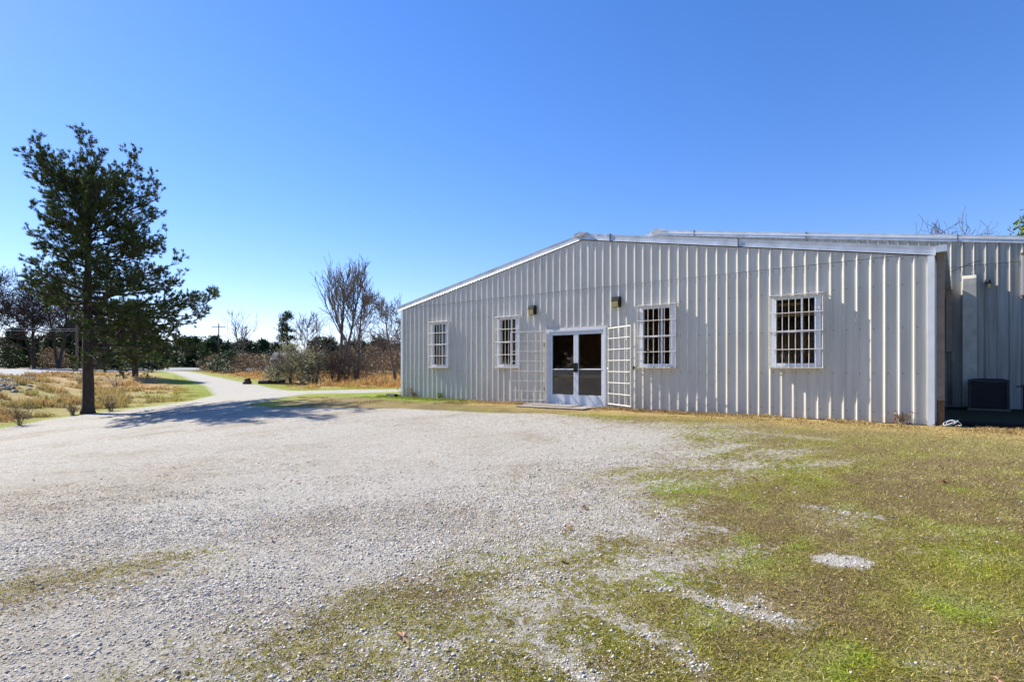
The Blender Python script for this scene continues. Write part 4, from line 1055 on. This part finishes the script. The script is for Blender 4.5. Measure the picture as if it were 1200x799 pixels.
# gravel stones near the camera
def sample(n, seed, ymax=11., k=1.0):
    rng = np.random.default_rng(seed)
    r = 2.4+ (ymax-2.4)*rng.uniform(0,1,n)**1.25; th = rng.uniform(-.82,.82,n)
    return r*np.sin(th), r*np.cos(th), r
X,Y,r = sample(420000, 8, 11)
g_ = gravel(X,Y); nz = fbm(X*9,Y*9,141,4)
nz = .5*nz+.5*fbm(X*22,Y*22,142,3)
keep = RNG.uniform(0,1,len(X)) < np.clip(((g_-.5)*.75+nz-.30)*1.7,0.02+.30*(1-ss(.2,1.6,X))*(1-ss(4.5,7,r)),1)*(1-ss(3.5,10.5,r))*(1-.8*dust(X,Y))
X,Y,r = X[keep],Y[keep],r[keep]
R = RNG.lognormal(0,.48,len(X))*.0044*(1+.06*(r-2.4)); R = np.clip(R,.003,.017)
V,F = stones_np(X,Y,gz(X,Y)+R*.25,R,6,.65)
tone = np.clip(RNG.normal(.56,.19,len(X)),.10,.88)[:,None]*np.array([[1,.93,.82]])
warm = (RNG.uniform(0,1,len(X)) < .12)[:,None]; tone = np.where(warm, tone*np.array([[1,.85,.68]]), tone)
tag(mesh_obj('gravel_stones', V, F, M['stone'], attrs={'stonecol':('FLOAT_COLOR',np.repeat(tone,6,axis=0))}),'loose pale gravel stones strewn over the parking yard','gravel',kind='stuff')

# grass blades
def blades(X, Y, Z, Hh, W, col, seed, lean=.8):
    rng = np.random.default_rng(seed); n = len(X)
    a = rng.uniform(0,2*PI,n); sx, sy = np.cos(a)*W/2, np.sin(a)*W/2
    lx, ly = rng.normal(0,lean,n)*Hh, rng.normal(0,lean,n)*Hh
    P0 = np.stack([X-sx,Y-sy,Z],-1); P1 = np.stack([X+sx,Y+sy,Z],-1)
    M0 = np.stack([X-sx*.8+lx*.35,Y-sy*.8+ly*.35,Z+Hh*.6],-1); M1 = np.stack([X+sx*.8+lx*.35,Y+sy*.8+ly*.35,Z+Hh*.6],-1)
    T_ = np.stack([X+lx,Y+ly,Z+Hh*rng.uniform(.8,1.1,n)],-1)
    V = np.stack([P0,P1,M1,M0,T_],1).reshape(-1,3)
    b = np.arange(n)[:,None]*5
    F = np.concatenate([b+np.array([[0,1,2]]),b+np.array([[0,2,3]]),b+np.array([[3,2,4]])])
    return V, F, np.repeat(col,5,axis=0)
X,Y,r = sample(420000, 18, 13)
g_ = gravel(X,Y); nz = .5*fbm(X*9,Y*9,141,4)+.5*fbm(X*22,Y*22,142,3)
pr = np.clip(1-((g_-.5)*.75+nz),0,1); pr = ss(.36,.72,pr)
keep = RNG.uniform(0,1,len(X)) < pr*.95
q = 13.2-(X*WN[0]+Y*WN[1]); keep &= q > .05
X,Y,r = X[keep],Y[keep],r[keep]
C = turf(X,Y); n = len(X); u = RNG.uniform(0,1,n)[:,None]; v_ = RNG.uniform(.25,1.5,n)[:,None]
C = np.where(u < .13, TANG*1.3, np.where(u < .20, STRAW*1.05, np.where(u < .52, C*.4+OLIVE*.95, C*1.15)))*v_
Hh = RNG.uniform(.008,.028,n); W = RNG.uniform(.0025,.0055,n)*(1+.06*(r-2.4))
V,F,C5 = blades(X,Y,gz(X,Y)-.003,Hh,W,np.clip(C,0,1),19,1.1)
tag(mesh_obj('grass', V, F, M['blade'], attrs={'bladecol':('FLOAT_COLOR',C5)}),'short patchy winter grass of the yard','grass',kind='stuff')
print('blades', n)
# strip along the foot of the wall: taller straw and dead leaves
n = 40000; s_ = RNG.uniform(-1.2,19,n); d_ = -np.abs(RNG.normal(0,.55,n))-.06
X = L0[0]+WR[0]*s_+WN[0]*d_; Y = L0[1]+WR[1]*s_+WN[1]*d_
C = turf(X,Y)*RNG.uniform(.4,1.5,n)[:,None]; C = np.where(RNG.uniform(0,1,n)[:,None] < .3, BRN*RNG.uniform(.5,1.4,n)[:,None], C); Hh = RNG.uniform(.015,.10,n)**1.0*np.exp(d_*1.0)
inb = ~((s_ > 6.3)&(s_ < 8.6)&(d_ > -1.2)) & (RNG.uniform(0,1,n) < ss(.38,.6,fbm(X*2.2,Y*2.2,401,3)))
V,F,C5 = blades(X[inb],Y[inb],gz(X[inb],Y[inb]),Hh[inb],RNG.uniform(.006,.014,inb.sum()),C[inb],23,.7)
tag(mesh_obj('straw_grass', V, F, M['blade'], attrs={'bladecol':('FLOAT_COLOR',C5)}),'dry straw coloured grass along the foot of the front wall','grass',kind='stuff')
# dead leaves: litter
n = 900; k_ = RNG.uniform(0,1,n)
s_ = np.where(k_ < .35, RNG.normal(5.9,.7,n), np.where(k_ < .75, RNG.normal(9.6,.9,n), RNG.uniform(0,19,n))); d_ = -np.abs(RNG.normal(0,.30,n))-.06
X = L0[0]+WR[0]*s_+WN[0]*d_; Y = L0[1]+WR[1]*s_+WN[1]*d_
n2 = 60; X = np.concatenate([X,RNG.uniform(-7,8,n2)]); Y = np.concatenate([Y,RNG.uniform(3.5,13,n2)]); m_ = (13.2-(X*WN[0]+Y*WN[1])) > .03; X,Y = X[m_],Y[m_]; n = len(X)
R = RNG.uniform(.014,.04,n); a = RNG.uniform(0,2*PI,n); Z = gz(X,Y)+.012
Vv = []
for j in range(6):
    t = a+j*PI/3; rr = R*(1 if j%3 else .55)
    Vv.append(np.stack([X+np.cos(t)*rr,Y+np.sin(t)*rr,Z+RNG.uniform(0,.03,n)],-1))
V = np.stack(Vv,1).reshape(-1,3); b = np.arange(n)[:,None]*6
F = np.concatenate([b+np.array([[0,1,2]]),b+np.array([[0,2,3]]),b+np.array([[0,3,5]]),b+np.array([[3,4,5]])])
C = np.repeat(np.array([[.30,.17,.085]])*RNG.uniform(.5,1.6,n)[:,None],6,axis=0)
tag(mesh_obj('dead_leaves', V, F, M['blade'], attrs={'bladecol':('FLOAT_COLOR',C)}),'scattered dead brown leaves along the wall and yard','leaves',kind='stuff')

# field grass: tall dry tufts left and behind, beside the lot
def field(n, seed, name, label, x0,x1,y0,y1, hmin,hmax, wmul=1.0, cols=None, mask=None):
    rng = np.random.default_rng(seed)
    Y = np.exp(rng.uniform(math.log(y0),math.log(y1),n)); X = (rng.uniform(x0,x1,n))*Y
    dd,_,t1 = polydist(X,Y,[p[:2] for p in DRIVE]); d2,_,t2 = polydist(X,Y,[p[:2] for p in SPUR]); dr,sg,_ = polydist(X,Y,ROAD)
    w1 = np.interp(t1,np.arange(len(DRIVE)),[p[2] for p in DRIVE])/2; w2 = np.interp(t2,np.arange(len(SPUR)),[p[2] for p in SPUR])/2
    ok = (dd > w1+.3)&(d2 > w2+.3)&~inside(X,Y,LOT)&((sg > 0)|(dr > 10))
    s_ = (X-L0[0])*WR[0]+(Y-L0[1])*WR[1]; q = 13.2-(X*WN[0]+Y*WN[1]); ok &= ~((s_ > -.1)&(q < .1))
    clump = fbm(X*1.1,Y*1.1,201+seed,3)
    ok &= rng.uniform(0,1,n) < ss(.30,.62,clump)
    if mask is not None: ok &= mask(X,Y)
    X,Y = X[ok],Y[ok]; clump = clump[ok]; nn = len(X)
    tall = ss(.5,.75,clump)*ss(.6,3.5,np.minimum(np.minimum(dd,d2)[ok]-2,polydist(X,Y,LOT+[LOT[0]])[0]*2))
    Hh = (hmin+(hmax-hmin)*tall)*rng.uniform(.5,1.2,nn)
    W = (.010+.0006*np.hypot(X,Y))*wmul*rng.uniform(.7,1.4,nn)
    C = turf(X,Y)*rng.uniform(.6,1.5,nn)[:,None]
    if cols is not None:
        k = rng.uniform(0,1,nn)[:,None]; C = np.where(k < .45, cols*rng.uniform(.6,1.4,nn)[:,None], C)
    V,F,C5 = blades(X,Y,gz(X,Y)-.03,Hh,W,np.clip(C,0,1),seed,.35)
    tag(mesh_obj(name, V, F, M['blade'], attrs={'bladecol':('FLOAT_COLOR',C5)}),label,'grass',kind='stuff')
field(110000, 301, 'field_grass','tall dry field grass between the gravel lot and the road', -1.02,-.55,17,52,.04,.42,1.0,np.array([.48,.36,.17]))
field(150000, 302, 'field_grass','orange brown sage grass of the field left of the building', -.62,-.15,26,95,.05,.50,1.1,np.array([.55,.33,.12]))
field(90000, 303, 'short_grass','short brown and green grass between the gravel yard and the side track', -.60,-.08,14.2,27,.02,.07,.8,np.array([.30,.20,.08]))

# small weeds
def weed(X,Y,h,seed,label,mat=None,n=26):
    random.seed(seed); e = empty('weed', G(X,Y)); tag(e,label,'weed'); S=[]; C=[]
    for k in range(n):
        d = Vector((random.gauss(0,.35),random.gauss(0,.35),1)); nd=[]
        limb(S, Vector((random.gauss(0,.04),random.gauss(0,.04),0)), d, h*random.uniform(.5,1), .005,.002,4,.15,0,nd,.002)
        C += [tuple(a) for a,_,t in nd[1:]]
    V,F = tubes_np(S,4); mesh_obj('stems',V,F,M['bark_far'],e)
    V,F,t = clumps(C,5,.02,.06,.02,seed); mesh_obj('leaves',V,F,mat or M['brush'],e,attrs={'tint':('FLOAT',t)})
w = world(.42,-.12); weed(w[0],w[1],.62,401,'dark dead vine standing against the wall near its left end',None,8)
w = world(.85,-.12); weed(w[0],w[1],.28,402,'low dark weed at the foot of the wall right of the dead vine',None,8)
w = world(2.2,-.15); weed(w[0],w[1],.22,403,'small green weed at the foot of the wall below the leftmost window',M['sunleaf'],9)
w = world(15.25,-.15); weed(w[0],w[1],.30,404,'pale dry weed tuft at the foot of the wall near its right corner',M['brush'],9)
for k,(X,Y,hh,lab) in enumerate([(-17.95,22.3,.6,'dry brown weeds at the foot of the pine trunk'),(-16.9,23.0,.8,'tall grey weeds just right of the pine trunk'),(-17.3,19.2,.9,'reddish dry weeds at the left edge beside the gravel'),
                                  (-30.5,38.5,1.3,'olive weed clump on the road bank left of the pine'),(-26.5,36.5,.9,'orange dry weed clump below the small evergreen')]):
    weed(X,Y,hh,410+k,lab,M['brush'] if k != 3 else M['bush'],34)
# broad oak leaf in the foreground and a few others
def oak(X,Y,r,rz,label,tilt=.2,mat=None):
    pr = [(0,-1.2),(.12,-.7),(.5,-.75),(.35,-.35),(.85,-.25),(.45,0),(.95,.35),(.4,.35),(.5,.85),(.18,.65),(0,1.15),(-.18,.65),(-.5,.85),(-.4,.35),(-.95,.35),(-.45,0),(-.85,-.25),(-.35,-.35),(-.5,-.75),(-.12,-.7)]
    v = [(0,0,.0)]+[(a*r,b*r,.25*r*(a*a)+.12*r*math.sin(b*4)) for a,b in pr]; n = len(pr)
    f = [(0,1+i,1+(i+1)%n) for i in range(n)]
    o = mesh_obj('oak_leaf', v, f, mat or M['leaf']); o.location = (X,Y,float(gz(np.array([X]),np.array([Y]))[0])+.016); o.rotation_euler = (tilt,.15,rz)
    mo = o.modifiers.new('thick','SOLIDIFY'); mo.thickness = .0012
    tag(o,label,'leaf','fallen leaves on the yard')
oak(-.64,3.21,.052,.9,'large pale orange oak leaf lying on gravel in the near foreground',.35)
oak(2.42,2.72,.03,.3,'pale leaf near the bottom right corner on the grass')
oak(7.0,8.9,.06,.3,'brown curled leaf on dry grass right of the front building')
oak(4.9,6.2,.05,1.3,'pale tan leaf on the grass in the right of the yard')
# white pebble heap
# ------------------------------------------------------------------ light, sky, camera
trav = Vector((2.604,-1.555,-2.3)).normalized()
sun = bpy.data.lights.new('sun','SUN'); sun.energy = 4.9; sun.angle = math.radians(.5); sun.color = (1.0,.95,.86)
so = bpy.data.objects.new('sun', sun); COL.objects.link(so); so.rotation_euler = trav.to_track_quat('-Z','Y').to_euler()
w = bpy.data.worlds.new('World'); sc.world = w; w.use_nodes = True; nt = w.node_tree
sky = nt.nodes.new('ShaderNodeTexSky'); sky.sky_type = 'NISHITA'; sky.sun_disc = False
sky.sun_elevation = math.asin(-trav.z); sky.sun_rotation = math.atan2(-trav.x,-trav.y)
sky.altitude = 250; sky.air_density = 1.0; sky.dust_density = .1; sky.ozone_density = 3.0
bg = nt.nodes['Background']; bg.inputs['Strength'].default_value = .085
hs = nt.nodes.new('ShaderNodeHueSaturation'); hs.inputs['Saturation'].default_value = 1.34
def _mul(v):
    n = nt.nodes.new('ShaderNodeMix'); n.data_type = 'RGBA'; n.blend_type = 'MULTIPLY'; n.clamp_result = False; n.inputs[0].default_value = 1; n.inputs[7].default_value = (*v,1); return n
m1 = _mul((.1,.1,.1)); gm = nt.nodes.new('ShaderNodeGamma'); gm.inputs[1].default_value = .84; m2 = _mul((9.5,9.0,11.7))
nt.links.new(sky.outputs[0], m1.inputs[6]); nt.links.new(m1.outputs[2], gm.inputs[0]); nt.links.new(gm.outputs[0], hs.inputs['Color'])
nt.links.new(hs.outputs[0], m2.inputs[6]); nt.links.new(m2.outputs[2], bg.inputs[0])
cam = bpy.data.cameras.new('camera'); cam.lens = 19.2; cam.sensor_width = 36; cam.shift_y = .0254; cam.clip_start = .1; cam.clip_end = 9000
co = bpy.data.objects.new('camera', cam); COL.objects.link(co); co.location = (0,0,1.125); co.rotation_euler = (math.radians(90),0,0)
sc.camera = co
sc.view_settings.view_transform = 'Standard'; sc.view_settings.look = 'None'; sc.view_settings.exposure = .95; sc.view_settings.gamma = 1
sc.cycles.max_bounces = 8; sc.cycles.transparent_max_bounces = 12
